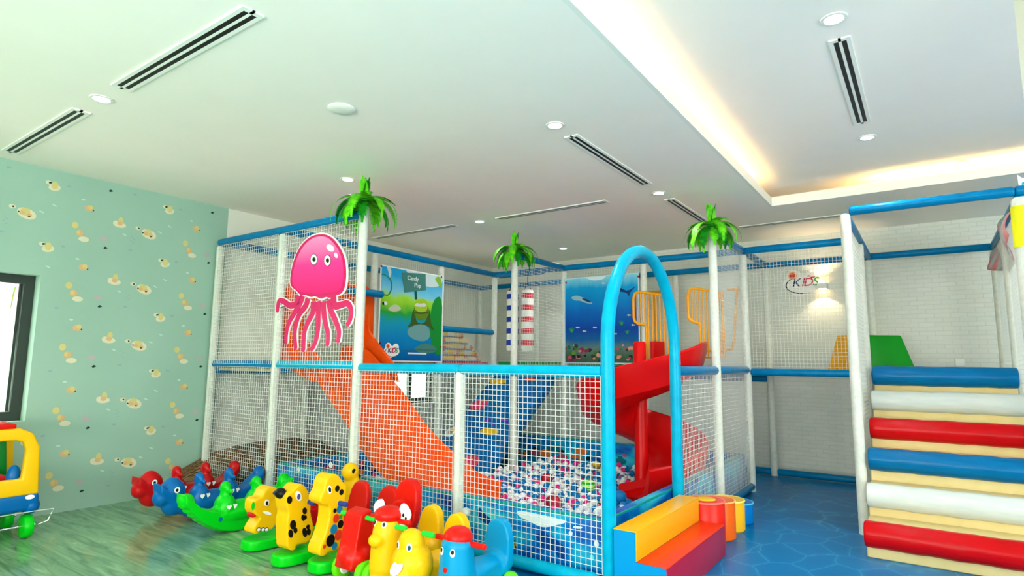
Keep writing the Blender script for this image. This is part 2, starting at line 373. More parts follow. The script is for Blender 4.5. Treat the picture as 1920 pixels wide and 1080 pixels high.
vent(-3.225, 1.44, 1.42, 'x', label='long slot vent in the ceiling at the top left, largest of the slot vents')
vent(-5.23, 1.44, 1.42, 'x', label='slot vent in the ceiling right above the teal wallpapered wall')
vent(-2.03, 4.335, 1.42, 'y', label='slot vent in the ceiling between two downlights left of the raised tray')
vent(-3.27, 5.36, 1.38, 'x', label='thin slot vent in the ceiling above the low blue arch, left of a downlight')
vent(-5.29, 5.34, 1.42, 'x', label='slot vent in the ceiling behind the tallest fern crown')
vent(-2.03, 6.33, 1.42, 'y', label='slot vent in the ceiling ending behind the right fern crown')
vent(-1.05, 7.28, 1.42, 'x', label='slot vent in the low ceiling between the tray and the brick wall')
vent(-.30, 4.32, 1.42, 'y', ZT, 'slot vent inside the raised ceiling tray')
def downlight(x, y, z, label, p=16):
    t = thing('downlight', label, 'ceiling light', 'round downlights', (x, y, z))
    r = MB(); r.lathe((x, y, z), [(.048, -.001), (.048, -.007), (.064, -.006), (.066, -.001)], 32); rel(r.build('ring', M_white), t)
    r = MB(); r.lathe((x, y, z), [(.048, -.0012), (.048, -.006), (.03, -.0065)], 32); rel(r.build('diffuser', M_lamp), t)
    for c in t.children: c.matrix_parent_inverse = Matrix.Translation(-Vector((x, y, z)))
    l = bpy.data.lights.new('downlight_beam', 'SPOT'); l.energy = p*(1.7 if (x > -3 or y > 7) else 1); l.spot_size = radians(150); l.spot_blend = .8; l.shadow_soft_size = .05; l.color = (1, .98, .95)
    o = bpy.data.objects.new('downlight_beam', l); COL.objects.link(o); o.location = (x, y, z-.03)
for x, y, z, s in ((-4.21, 1.44, ZC, 'lit round downlight between the two left slot vents'), (-2.03, 3.40, ZC, 'lit round downlight just beyond the ceiling disc, left of the tray edge'),
                (-4.23, 3.42, ZC, 'lit round downlight above the pink jellyfish board'), (-2.04, 5.37, ZC, 'lit round downlight between the two slot vents left of the tray corner'),
                (-4.22, 5.35, ZC, 'lit round downlight between the two thin slot vents'), (-4.22, 7.30, ZC, 'lit round downlight farthest back, above the ocean poster'),
                (-.30, 3.38, ZT, 'large lit downlight at the top of the raised tray'), (-.295, 5.38, ZT, 'lit downlight at the far end of the vent in the raised tray')):
    downlight(x, y, z, s)
t = MB(); t.lathe((-3.05, 2.39, ZC), [(.088, -.001), (.088, -.008), (.08, -.014), (.03, -.017)], 36)
tag(t.build('ceiling_speaker', M_white), 'plain white round disc on the ceiling with no light in it', 'speaker')
t = MB(); t.tube([(.35+.045*cos(a), 6.42, ZT-.07+.06*sin(a)) for a in [k*pi/12 for k in range(13)]], .003, 6)
tag(t.build('wire_hook', M_silver), 'thin curved wire loop above the lip of the raised tray', 'hook')
# white pillar whose left edge shows at the upper right corner of the view
p = onY(1910, 95, 2.7)
struct(MB().box((p.x, 2.4, 0), (p.x+.34, 2.7, ZT)).build('trim_2', M_wallw, smooth=False))
# ------------------------------------------------------------------ play structure frame
G = {'a': -6.09, 'b': -4.98, 'c': -3.85, 'd': -2.75, 'e': -1.60, 'f': -.50, 'g': .62}
Y0, Y1, Y2, Y3, Y4 = 3.3, 4.45, 5.55, 6.68, 7.78
ZR, ZM = 2.54, 1.25
frame = thing('play_structure', 'large indoor play frame of white padded posts, blue padded rails and white netting', 'play structure')
def post(X, Y, z1, r=.04, z0=0):
    b = MB(); n = 7; prof = [(r*.98, z0)]
    k = z0+.15
    while k < z1-.05:
        prof += [(r, k-.012), (r*.955, k), (r, k+.012)]; k += .37
    prof += [(r, z1-.02), (r*.8, z1-.004), (r*.5, z1)]
    b.lathe((X, Y, 0), prof, 22); o = b.build('post', M_post, frame); return o
for X, Y, z in (('a', Y0, 2.5), ('b', Y0, 2.5), ('c', Y0, 2.62), ('d', Y0, 1.235), ('a', Y1, 2.5), ('b', Y1, 2.5), ('b', Y2, 2.5), ('b', Y3, 2.5), ('c', Y2, 2.58), ('c', Y3, 2.5),
                ('d', Y3, 2.5), ('e', Y2, 2.56), ('e', Y3, 2.5), ('d', Y4, 2.5), ('e', Y4, 2.5), ('f', Y2, 2.56), ('f', Y3, 2.5), ('f', Y4, 2.5), ('g', Y3, 2.5), ('g', Y4, 2.5),
                ('c', Y4, 2.5), ('b', Y4, 2.5), ('a', Y4, 2.5), ('a', Y2, 2.5)):
    post(G[X], Y, z)
post(G['g'], Y2, 2.53, .062)
MB().tube([(G['g'], Y2, 2.16), (G['g'], Y2, 2.46)], .066, 24).build('yellow_band', mat('yellow_vinyl', (232, 232, 30), .4), frame)
def rail(p, q, m=M_blue, r=.038):
    MB().rod(p, q, r).build('rail', m, frame)
def railX(y, x0, x1, z, m=M_blue, gap=.035): rail((x0+gap, y, z), (x1-gap, y, z), m)
def railY(x, y0, y1, z, m=M_blue, gap=.035): rail((x, y0+gap, z), (x, y1-gap, z), m)
a, b_, c, d, e, f, g = (G[k] for k in 'abcdefg')
railX(Y0, a, c, ZR, gap=-.02)
for (x, ya, yb) in ((a, Y0, Y4), (b_, Y0, Y3), (c, Y2, Y3), (e, Y2, Y3), (e, Y3, Y4), (f, Y2, Y3), (f, Y3, Y4), (g, Y2, Y4)): railY(x, ya, yb, ZR, gap=0 if x != e else .03)
railX(Y3, b_, e, ZR, gap=0); railX(Y3, e, f, ZR, gap=0); railX(Y2, f, g, ZR+.04, gap=.03); railX(Y2, g, g+1.2, ZR+.04, gap=-.03)
railX(Y4, a, f, ZR, gap=0); railX(Y4, f, g, ZR, gap=0)
# mid level rails
railX(Y0, a, b_, ZM+.015); railX(Y0, b_, c, ZM+.015, M_cyan); railX(Y0, c, d+.036, ZM, M_cyan); railX(Y0, d-.036, e, ZM, M_cyan)
railY(e, Y1, Y2, ZM); railY(e, Y2, Y3, ZM); railX(Y3, e, f, ZM-.02); railX(Y3, f, g, ZM-.02); railX(Y3, g, g+1.2, ZM-.02)
for (ya, yb) in ((Y0, Y1), (Y1, Y2), (Y2, Y3)): railY(b_, ya, yb, ZM-.02); 
railX(Y3, b_, c, ZM-.02); railX(Y3, c, d, ZM-.02); railX(Y3, d, e, ZM-.02); railY(c, Y2, Y3, ZM-.02)
railX(Y4, a, e, 1.14); railX(Y4, e, f, 1.215); railX(Y4, f, g, 1.215); railY(a, Y0, Y4, 1.2)
railY(b_, Y2, Y3, 1.72)
# floor tubes
railX(Y0-.02, a, d, .06, M_cyan); railX(Y0-.04, d-.04, e-.02, .055, M_cyan); railY(e, Y2, Y3, .05, gap=0); railX(Y4, e, f, .045); railX(Y4, f, g, .045); railX(Y4, d, e, .045); railX(Y4, a, d, .045); railY(f, Y2, Y4, .045)
# cyan entrance arch
yc, hw_, zc_, hh = 3.885, .585, 1.40, .68
P = [(e, yc-hw_, z) for z in (0, .35, .7, 1.05)]+[(e, yc-hw_*cos(t), zc_+hh*sin(t)) for t in [k*pi/32 for k in range(33)]]+[(e, yc+hw_, z) for z in (1.05, .7, .35, 0)]
MB().tube(P, .042, 22).build('entrance_arch', M_cyan, frame)
for X, Y, z, r, m_ in ((d+.085, Y0-.02, .285, .032, M_post), (d-.005, Y0-.044, .245, .011, M_toyred)):
    q = MB(); q.ell((X, Y, z), (r, r, r)); q.build('knob' if r > .02 else 'bolt', m_, frame)
MB().tube([(d, Y0, .285), (d+.085, Y0-.02, .285)], .022, 12).build('knob_stem', M_post, frame)
# nets
def net(p, u, v, nu, nv, r=.0018, amp=.004):
    p = Vector(p); u = Vector(u); v = Vector(v); nn = u.cross(v).normalized(); b = MB(); ph = random.random()*6
    def pt(s, t):
        k = sin(pi*s)*sin(pi*t)
        return p+u*(s+amp*.35*sin(9*t+ph)*k)+v*(t+amp*.6*sin(7*s+ph*2)*k)+nn*(amp*2*sin(3*s+2*t+ph)*k)
    for i in range(nu+1):
        b.tube([pt(i/nu, k/5) for k in range(6)], r, 4, cap=False)
    for j in range(nv+1):
        b.tube([pt(k/5, j/nv)+nn*.001 for k in range(6)], r, 4, cap=False)
    return b.build('net_panel', M_net, frame, smooth=False, fix=False)
CELL = .037
def nX(y, x0, x1, z0, z1, r=.0018): net((x0+.03, y, z0), (x1-x0-.06, 0, 0), (0, 0, z1-z0), round((x1-x0)/CELL), round((z1-z0)/CELL), r)
def nY(x, y0, y1, z0, z1, r=.0018): net((x, y0+.03, z0), (0, y1-y0-.06, 0), (0, 0, z1-z0), round((y1-y0)/CELL), round((z1-z0)/CELL), r)
for (x0, x1) in ((a, b_), (b_, c)): nX(Y0-.036, x0, x1, .09, ZM-.01); nX(Y0-.036, x0, x1, ZM+.02, ZR-.045)
nX(Y0-.036, c, d, .09, ZM-.02); nX(Y0-.036, d, e, .09, ZM-.02)
nY(b_, Y1, Y2, ZM, ZR); nY(b_, Y2, Y3, ZM, ZR); nY(b_, Y1, Y2, .4, ZM); nY(b_, Y2, Y3, .4, ZM)
nY(c, Y2, Y3, ZM, ZR); nX(Y3, c, d, ZM, ZR, .0016)
nY(e, Y1, Y2, .09, ZM); nY(e, Y2, Y3, .09, ZM); nY(e, Y2, Y3, ZM, ZR, .0014)
nX(Y3, e, f, ZM, ZR, .0015); nY(f, Y2, Y3, .09, ZR); nY(g, Y2, Y3, .1, ZR, .0015); nY(g, Y3, Y4, ZM, ZR, .0015)
# platform decks (one padded floor level)
b = MB(); zt = 1.235
for (x0, x1, y0, y1) in ((a, b_-.03, Y0+.05, Y4), (b_-.03, g, Y3+.03, Y4)): b.box((x0, y0, zt-.036), (x1, y1, zt))
b.build('platform_deck', mat('deck_vinyl', (206, 196, 150), .6), frame, smooth=False)
# ------------------------------------------------------------------ ball pit
def ocean(name, off):
    m = mat(name, (0, 130, 190), .3); nt, N, L, B = nodes(m)
    tc = N.new('ShaderNodeTexCoord'); mp = N.new('ShaderNodeMapping'); mp.inputs['Location'].default_value = off; mp.inputs['Scale'].default_value = (1, 1, 1.6)
    no = N.new('ShaderNodeTexNoise'); no.inputs['Scale'].default_value = 2.3; no.inputs['Detail'].default_value = 3; no.inputs['Distortion'].default_value = 1
    L.new(tc.outputs['Object'], mp.inputs[0]); L.new(mp.outputs[0], no.inputs[0])
    r = ramp(nt, [(.3, (4, 60, 150)), (.45, (0, 110, 190)), (.55, (10, 160, 205)), (.72, (60, 200, 215))]); L.new(no.outputs[0], r.inputs[0])
    L.new(r.outputs[0], B.inputs['Base Color']); return m
M_oc = ocean('ocean_print', (3.1, .4, .3)); M_teal = mat('teal_piping', (0, 150, 140), .4)
pitb = thing('ball_pit', 'low padded ball pit wall printed with a blue underwater scene, round the play balls', 'ball pit', loc=(-3.3, Y0+.1, 0))
PH = .37
def pw(name, x0, x1, y0, y1):
    o = MB().box((x0, y0, 0), (x1, y1, PH)).build(name, M_oc, bevel=.012); rel(o, pitb)
pw('front_wall', b_+.045, e-.045, Y0+.045, Y0+.13); pw('back_wall', b_+.045, e-.045, Y3-.13, Y3-.045)
pw('left_wall', b_+.045, b_+.13, Y0+.135, Y3-.135); pw('right_wall', e-.13, e-.045, Y0+.135, Y3-.135)
bb = MB(); z = PH
bb.tube([(b_+.05, Y0+.05, z), (e-.05, Y0+.05, z), (e-.05, Y3-.05, z), (b_+.05, Y3-.05, z)], .009, 8, closed=True)
rel(bb.build('piping', M_teal), pitb)
pf = MB().box((b_+.14, Y0+.14, .003), (e-.14, Y3-.14, .012)).build('pit_mat', mat('pit_floor', (0, 70, 120), .6), smooth=False); rel(pf, pitb)
# printed creatures on the front wall
def printed(name, pts, m, y=Y0+.0435, parent=pitb):
    o = MB().slab([(p[0], y, p[1]) for p in pts], (0, 1, 0), .002).build(name, m, smooth=False); rel(o, parent); return o
def Fp(x, y, Y=Y0+.0435): q = onY(x, y, Y); return (q.x, q.z)
def pxo(L, Y=Y0+.0435, n=2):
    P = smooth_outline([(*Fp(x, y, Y), 0) for x, y in L], n); return [(p.x, p.y) for p in P]
M_dolph = mat('print_deep_blue', (0, 62, 140), .35); M_foam = mat('print_foam_white', (226, 238, 240), .4); M_pale = mat('print_pale_cyan', (120, 214, 226), .35)
printed('dolphin_print', pxo([(1000, 998), (1012, 1002), (1022, 990), (1024, 1004), (1046, 1012), (1062, 1030), (1062, 1050), (1050, 1048), (1040, 1034), (1020, 1026), (1008, 1012)]), M_dolph)
printed('foam_print', pxo([(968, 956), (1000, 962), (1046, 972), (1068, 978), (1040, 986), (1016, 990), (990, 976), (972, 968)]), M_foam)
printed('foam_print', pxo([(1076, 986), (1094, 988), (1088, 992), (1074, 990)], n=1), M_foam)
printed('wave_print', pxo([(716, 914), (790, 926), (788, 936), (740, 930)]), M_pale)
printed('dolphin_print', pxo([(892, 960), (900, 950), (906, 962), (924, 975), (930, 990), (918, 984), (902, 978)]), M_dolph)
printed('fish_print', pxo([(945, 1017), (953, 1011), (964, 1014), (970, 1022), (962, 1030), (950, 1026)]), mat('print_yellow', (220, 214, 70), .4), Y0+.041)
for xx in (951, 958, 964): printed('fish_stripe_print', pxo([(xx, 1013), (xx+2, 1013), (xx+3, 1027), (xx+1, 1027)], Y0+.0395, 0), M_black, Y0+.0395)
for (x, y, r, m_) in ((620, 872, 7, M_foam), (560, 880, 6, M_foam), (1070, 1000, 4, M_foam), (1118, 1020, 5, M_foam), (1110, 1045, 4, M_pale)):
    q = Fp(x, y); printed('bubble_print', [(q[0]+r/290*cos(k*pi/6), q[1]+r/290*sin(k*pi/6)) for k in range(12)], m_)
# coral print inside the left and back walls
cor = [mat('coral_pink', (196, 70, 110), .4), mat('coral_navy', (10, 30, 110), .4), mat('coral_dark', (26, 24, 34), .4), mat('coral_orange', (220, 120, 50), .4), mat('coral_teal', (0, 110, 130), .4)]
for k in range(60):
    yy = random.uniform(Y0+.5, Y3-.3); zz = random.uniform(.15, .33); rr = random.uniform(.02, .06)
    if k < 34:
        P = disc((b_+.1312+.00004*k, yy, zz), (1, 0, 0), rr, rr*.6, 10); o = MB().slab(P, (1, 0, 0), .002).build('coral_print', cor[k % 2 if k % 5 else 3], smooth=False)
    else:
        xx = random.uniform(b_+.4, -2.9); P = disc((xx, Y3-.1312-.00004*k, random.uniform(.12, .26)), (0, 1, 0), rr*1.6, rr*.8, 10); o = MB().slab(P, (0, 1, 0), .002).build('coral_print', cor[(2, 4, 0, 4, 3)[k % 5]], smooth=False)
    rel(o, pitb)
# balls
M_bw = mat('ball_white', (240, 240, 244), .35); M_bb = mat('ball_blue', (0, 118, 186), .35); M_bp = mat('ball_pink', (232, 40, 130), .35)
BR = .031; PTS = []
nx = int((e-b_-.3)/(BR*1.86)); ny = int((Y3-Y0-.3)/(BR*1.86))
for i in range(nx):
    for j in range(ny):
        x = b_+.17+i*BR*1.86+random.uniform(-.008, .008); y = Y0+.17+j*BR*1.86+random.uniform(-.008, .008); z = .098+random.uniform(-.022, .03)
        PTS.append((x, y, z))
for k in range(420): PTS.append((random.uniform(b_+.2, e-.2), random.uniform(4.1, Y3-.2), .135+random.uniform(0, .02)))
def clear(p):
    x, y, z = p
    if xa_r < x < xb_r and y > 5.12: return False            # under the climbing ramp
    dx, dy = x+2.32, y-5.50; rr = math.hypot(dx, dy); A = math.degrees(math.atan2(dy, dx))
    if rr < .66 and (-50 < A < 45 or rr < .10): return False  # the low turn of the spiral slide
    u, v = dx*cos(radians(-38))+dy*sin(radians(-38)), dx*sin(radians(-38))-dy*cos(radians(-38))
    if -.02 < u < .66 and -.05 < v < .34: return False        # its open end
    return True
xa_r, xb_r = -4.94, -3.92
PTS = [p for p in PTS if clear(p)]
def colr():
    r = random.random(); return 0 if r < .50 else (1 if r < .86 else 2)
def in_view(p):
    q = Vector(p)-CAMP; zc = q.dot(fw); x = 960+FPX*q.dot(r2)/zc; return p[1] > 4.12 and 860 < x < 1180
vis = sorted([p for p in PTS if in_view(p)], key=lambda p: (Vector(p)-CAMP).length)[:300]
vs_ = set(vis); protos = []
def ballmesh(m, r, name, nu=16, nv=10):
    q = MB(); q.ell((0, 0, 0), (r, r, r), nu, nv); o = q.build(name, m); return o
for nm, m_ in (('white', M_bw), ('blue', M_bb), ('pink', M_bp)): protos.append(ballmesh(m_, BR, 'play_ball'))
used = [False]*3; names = ('white', 'blue', 'pink')
for p in vis:
    k = colr()
    if not used[k]: o = protos[k]; used[k] = True
    else: o = protos[k].copy(); COL.objects.link(o)
    o.location = p; tag(o, 'small %s plastic play ball lying among hundreds of others in the ball pit' % names[k], 'ball', 'small play balls in the ball pit')
bb = MB()
for p in PTS:
    if p not in vs_: bb.ell(p, (BR, BR, BR), 10, 6, mi=colr())
o = bb.build('play_balls', [M_bw, M_bb, M_bp], fix=False); o.data.shade_smooth(); tag(o, 'loose layer of white, blue and pink play balls filling the rest of the pit', 'balls', kind='stuff')
def bigball(x, y, r, m_, lab, z=.17):
    q = onZ(x, y, z); o = MB(); o.ell((0, 0, 0), (r, r, r), 32, 20); o = o.build('big_ball', m_); o.location = q; tag(o, lab, 'ball')
M_mar = noisy('marbled_red', [(.4, (150, 14, 40)), (.6, (190, 50, 70))], 18, rough=.35)
M_str = mat('striped_green', (40, 210, 60), .35); nt, N, L, B = nodes(M_str)
tc = N.new('ShaderNodeTexCoord'); wv = N.new('ShaderNodeTexWave'); wv.inputs['Scale'].default_value = 9; wv.bands_direction = 'Z'; wv.inputs['Distortion'].default_value = 1.5
r = ramp(nt, [(.35, (20, 190, 50)), (.6, (190, 240, 130))]); L.new(tc.outputs['Object'], wv.inputs[0]); L.new(wv.outputs[0], r.inputs[0]); L.new(r.outputs[0], B.inputs['Base Color'])
bigball(1025, 898, .058, M_mar, 'marbled dark red ball in the pit, the farther of the two red ones')
bigball(1037, 945, .072, M_mar, 'marbled dark red ball near the pit wall, the nearer of the two red ones')
bigball(1103, 912, .07, M_str, 'green striped ball in the pit beside the arch')
bigball(1163, 932, .055, M_bb, 'larger blue ball under the lip of the red slide')
bigball(1187, 958, .05, M_orange, 'orange ball at the pit edge behind the yellow step')
bigball(1118, 872, .045, mat('ball_yellow', (230, 190, 60), .4), 'dull yellow ball in the pit just left of the arch leg')
# ------------------------------------------------------------------ orange slide
osl = thing('orange_slide', 'tall orange plastic wave slide running down into the ball pit behind the net', 'slide', loc=(-3.8, 3.85, .3))
prof = [(-5.15, 1.30), (-4.95, 1.29), (-4.72, 1.22), (-4.45, 1.0), (-4.2, .80), (-3.95, .57), (-3.7, .39), (-3.45, .29), (-3.2, .235), (-2.9, .22), (-2.55, .215)]
ya, yb = 3.46, 4.22; b = MB(); n = len(prof); sec = []
cs = [(0, .17), (.012, .175), (.035, .15), (.06, .03), (.11, 0), (.38, -.005), (.65, 0), (.70, .03), (.725, .15), (.748, .175), (.76, .17), (.755, .0), (.70, -.045), (.38, -.05), (.06, -.045), (.005, 0)]
rows = []
for i, (X, Z) in enumerate(prof):
    hh = 1.0 if i < 3 else (1 if i < 7 else 1-.12*(i-6))
    sk = .50*max(0, min(1, (X+3.45)/.9))
    rows.append([(X-sk*y_/.76, ya+y_, Z+(z_*hh if z_ > 0 else z_)) for (y_, z_) in cs])
def catmull(P, sub):
    out = []
    for i in range(len(P)-1):
        p0, p1, p2, p3 = P[max(i-1, 0)], P[i], P[i+1], P[min(i+2, len(P)-1)]
        for k in range(sub):
            t = k/sub; out.append([tuple(.5*((2*B_[q])+(-A_[q]+C_[q])*t+(2*A_[q]-5*B_[q]+4*C_[q]-D_[q])*t*t+(-A_[q]+3*B_[q]-3*C_[q]+D_[q])*t**3) for q in range(3)) for A_, B_, C_, D_ in zip(p0, p1, p2, p3)])
    out.append(P[-1]); return out
R = catmull(rows, 4); k = len(cs)
vs = [v for r in R for v in r]; fs = [(i*k+j, i*k+(j+1) % k, (i+1)*k+(j+1) % k, (i+1)*k+j) for i in range(len(R)-1) for j in range(k)]
fs += [tuple(range(k-1, -1, -1)), tuple((len(R)-1)*k+j for j in range(k))]
rel(b.add(vs, fs).build('chute', M_orange), osl)
# entry portal (flat moulded hood with round-cornered opening)
b = MB()
def arcpts(y0, y1, z0, z1, r, n=6):
    P = [(y0, z0)]
    P += [(y0+r-r*cos(t), z1-r+r*sin(t)) for t in [k*pi/2/n for k in range(n+1)]]
    P += [(y1-r+r*sin(t), z1-r+r*cos(t)) for t in [k*pi/2/n for k in range(n+1)]]
    return P+[(y1, z0)]
Oo = arcpts(3.37, 4.40, 1.22, 2.12, .18); Oi = arcpts(3.52, 4.25, 1.22, 1.92, .3)
k = len(Oo); X0, X1 = -5.02, -4.90
vs = [(X0, y, z) for y, z in Oo]+[(X0, y, z) for y, z in Oi]+[(X1, y, z) for y, z in Oo]+[(X1, y, z) for y, z in Oi]
fs = []
for i in range(k-1): fs += [(i, i+1, k+i+1, k+i), (2*k+i, 3*k+i, 3*k+i+1, 2*k+i+1), (i, 2*k+i, 2*k+i+1, i+1), (k+i, k+i+1, 3*k+i+1, 3*k+i)]
fs += [(0, k, 3*k, 2*k), (k-1, 3*k-1, 4*k-1, 2*k-1)]
rel(b.add(vs, fs).build('entry_portal', M_orange, bevel=.01), osl)
for y in (3.44, 4.31):   # flared wings at the top of the chute
    w_ = MB().slab([(-4.92, y, 1.2), (-4.92, y, 1.95), (-4.86, y, 1.62), (-4.74, y, 1.5), (-4.5, y, 1.30), (-4.40, y, 1.10), (-4.62, y, 1.12)], (0, 1, 0), .035).build('side_wing', M_orange, bevel=.008); rel(w_, osl)
fin(osl, (-3.8, 3.85, 0))
tag(MB().rod((-4.86, 4.0, 2.03), (-4.86, 4.47, 2.03), .04).build('grab_bar', M_blue), 'short blue padded grab bar beside the orange slide entry', 'grab bar')
# ------------------------------------------------------------------ climbing ramp
cr = thing('climbing_ramp', 'blue padded climbing ramp with yellow and pink turtle shapes rising to the platform', 'ramp', loc=(-4.45, 5.9, 0))
p0 = Vector((0, 5.02, .06)); p1 = Vector((0, 6.64, 1.19)); dn = (p1-p0).normalized(); nn = Vector((0, -dn.z, dn.y))
xa, xb = -4.90, -3.96
o = MB().slab([(0, 5.0, 0), (0, 6.64, 1.17), (0, 6.64, 1.02), (0, 5.2, 0)], (1, 0, 0), xb-xa).build('ramp_board', noisy('ramp_blue', [(.3, (0, 92, 160)), (.7, (0, 108, 176))], 6, rough=.4), bevel=.02)
o.location.x = (xa+xb)/2; rel(o, cr)
q0 = Vector((0, 5.0, 0)); q1 = Vector((0, 6.64, 1.17)); dn = (q1-q0).normalized(); nn = Vector((0, -dn.z, dn.y))
M_ty = mat('turtle_yellow', (236, 190, 40), .4); M_tp = mat('turtle_pink', (226, 60, 110), .4); M_tpu = mat('purple_hold', (120, 60, 190), .4)
def onramp(x, y):
    d_ = ray(x, y); den = d_.dot(nn); t_ = (q0-CAMP).dot(nn)/den; return CAMP+d_*t_
def pad(x, y, rx, ry, m_, name='turtle_patch', ang=0):
    c_ = onramp(x, y)+nn*.008; P = []
    for k in range(18): t_ = 2*pi*k/18; X_, Y_ = rx*cos(t_), ry*sin(t_); P.append(c_+Vector((1, 0, 0))*(X_*cos(ang)-Y_*sin(ang))+dn*(X_*sin(ang)+Y_*cos(ang)))
    rel(MB().slab(P, nn, .02).build(name, m_, bevel=.004), cr)
    return c_
for (x, y, s) in ((934, 716, 1), (918, 810, 1)):
    pad(x, y, .13, .055, M_ty)
    for dx in (-8, 2, 9): pad(x+dx, y-2, .014, .014, M_toyblue, 'shell_dot')
for (x, y, s) in ((898, 760, 1), (880, 868, 1)):
    pad(x, y, .12, .10, M_tp, ang=.3); pad(x+6, y-5, .025, .022, M_ty, 'shell_dot')
pad(846, 811, .07, .085, M_foam); pad(847, 811, .045, .055, M_ty, 'shell_dot')
pad(914, 789, .05, .018, M_tpu, 'starfish_patch', .8); pad(925, 796, .03, .014, M_tpu, 'starfish_patch'); pad(945, 789, .08, .016, M_tpu, 'starfish_patch', -.25)
pad(995, 712, .09, .03, mat('patch_red', (216, 60, 50), .4)); pad(962, 748, .03, .04, mat('patch_red', (216, 60, 50), .4))
# ------------------------------------------------------------------ red spiral slide
rs = thing('spiral_slide', 'glossy red plastic spiral slide curling round its own column beside the arch', 'slide', loc=(-2.32, 5.52, 0))
cx, cy = -2.32, 5.50
def helix(a0, a1, z0, z1, ri, ro, n):
    rows = []
    for i in range(n+1):
        t = i/n; A = a0+(a1-a0)*t; z = z0+(z1-z0)*t; rr = []
        lip = .20
        for (u, h) in ((0, .0), (.02, .05), (.12, .015), (.4, 0), (.7, .03), (.88, .10), (.97, lip), (1.0, lip+.012), (1.03, lip), (1.0, .07), (.86, -.03), (.55, -.05), (.1, -.05), (0, -.04)):
            R_ = ri+(ro-ri)*u; rr.append((cx+R_*cos(A), cy+R_*sin(A), z+h))
        rows.append(rr)
    return rows
SEC = ((0, .06), (.03, .08), (.10, .02), (.35, 0), (.66, .03), (.84, .10), (.95, .24), (.985, .285), (1.01, .295), (1.035, .28), (1.01, .18), (.93, .02), (.72, -.06), (.4, -.07), (.08, -.06), (0, -.05))
def sec(px_, py_, dx, dy, z, ri=.05, ro=.60): return [(px_+dx*(ri+(ro-ri)*u), py_+dy*(ri+(ro-ri)*u), z+h) for u, h in SEC]
R = [sec(cx-.28*(1-i/6)**1.3, cy+1.04*(1-i/6), 1, 0, 1.26-.05*i/6) for i in range(6)]
NH = 80; AE = -398
R += [sec(cx, cy, cos(radians(AE*i/NH)), sin(radians(AE*i/NH)), 1.21-1.06*i/NH) for i in range(NH+1)]
A = radians(AE); tx, ty = sin(A), -cos(A)
R += [sec(cx+tx*d, cy+ty*d, cos(A), sin(A), .15-.03*d/.25) for d in (.07, .14, .21, .27)]
k = len(SEC); vs = [v for r in R for v in r]; nR = len(R)
fs = [(i*k+j, i*k+(j+1) % k, (i+1)*k+(j+1) % k, (i+1)*k+j) for i in range(nR-1) for j in range(k)]+[tuple(range(k-1, -1, -1)), tuple((nR-1)*k+j for j in range(k))]
rel(MB().add(vs, fs).build('chute', M_red), rs)
rel(MB().lathe((cx, cy, 0), [(.09, 0), (.065, .1), (.062, 1.1), (.062, 1.5), (.05, 1.52)], 28).build('column', M_red), rs)
P = [(cx-.62+.30*t, Y3-.12, 0) for t in (0, 1)]
hx = cx-.20
b = MB(); vs = []
for i in range(9):
    A = pi+pi/2*i/8; vs.append((hx-.12+.02*i, 6.58-.16*sin(pi*i/8)))
b.slab([(x, y, 1.38) for x, y in vs]+[(x, y+.025, 1.38) for x, y in vs[::-1]], (0, 0, 1), .36)
rel(b.build('entry_guard', M_red, bevel=.004), rs)
fin(rs, (-2.32, 5.5, 0))
# ------------------------------------------------------------------ yellow rail gates at the platform edge
def gate(name, lab, xs, notch, T):
    t = thing(name, lab, 'railing', 'orange railings at the spiral slide entry', (xs[1], Y3, ZM))
    x0, x1, x2 = xs; zt0, zt1, zn, zb = 2.16, 2.09, 1.76, 1.38; y = Y3-.06; r = .017
    P = [(x1, y, zb), (x1, y, zn-.02), (x1-.02, y, zn), (x0+.05, y, zn+.02), (x0+.012, y, zn+.05), (x0, y, zn+.1), (x0, y, zt0-.08), (x0+.02, y, zt0-.02), (x0+.07, y, zt0), (x2, y, zt1), (x2, y, zb)]
    rel(MB().tube(P, r, 12, closed=True).build('rail_frame', M_gold), t)
    n = 9
    for k in range(1, n):
        X = x0+(x2-x0)*k/n; zb_ = zn+.01 if X < x1-.01 else zb
        rel(MB().tube([(X, y, zb_), (X, y, zt0+(zt1-zt0)*(k/n))], .009, 8).build('bar', M_gold), t)
    fin(t, (x1, Y3, ZM)); return t
gate('slide_railing', 'orange barred railing left of the spiral slide entry, partly behind the arch', (-2.86, -2.70, -2.44), 1, 0)
gate('slide_railing', 'orange barred railing right of the spiral slide entry, beside the fern topped post', (-2.20, -2.07, -1.82), 1, 0)
def trail(pts, lab):
    t = thing('loop_handrail', lab, 'handrail', 'tubular orange handrails on the platform')
    rel(MB().tube(pts, .017, 12).build('rail_frame', M_gold), t); x, y, z = pts[0]; rel(MB().tube([(x-.12, y, z), (x+.12, y, z)], .017, 12).build('top_bar', M_gold), t); fin(t, (x, y, ZM))
y = Y4-.25; q1 = onY(1382, 542, y); q2 = onY(1376, 640, y); q3 = onY(1352, 658, y)
trail([(q1.x, y, q1.z), (q2.x, y, q2.z), (q2.x-.03, y, q3.z+.02), (q3.x, y, q3.z), (q3.x-.2, y, q3.z)], 'thin orange loop handrail seen through the net right of the fern topped post')
q1 = onY(1228, 547, y); trail([(q1.x, y, q1.z), (q1.x, y, 1.5), (q1.x, y, 1.25)], 'orange T-shaped handrail behind the left barred railing')
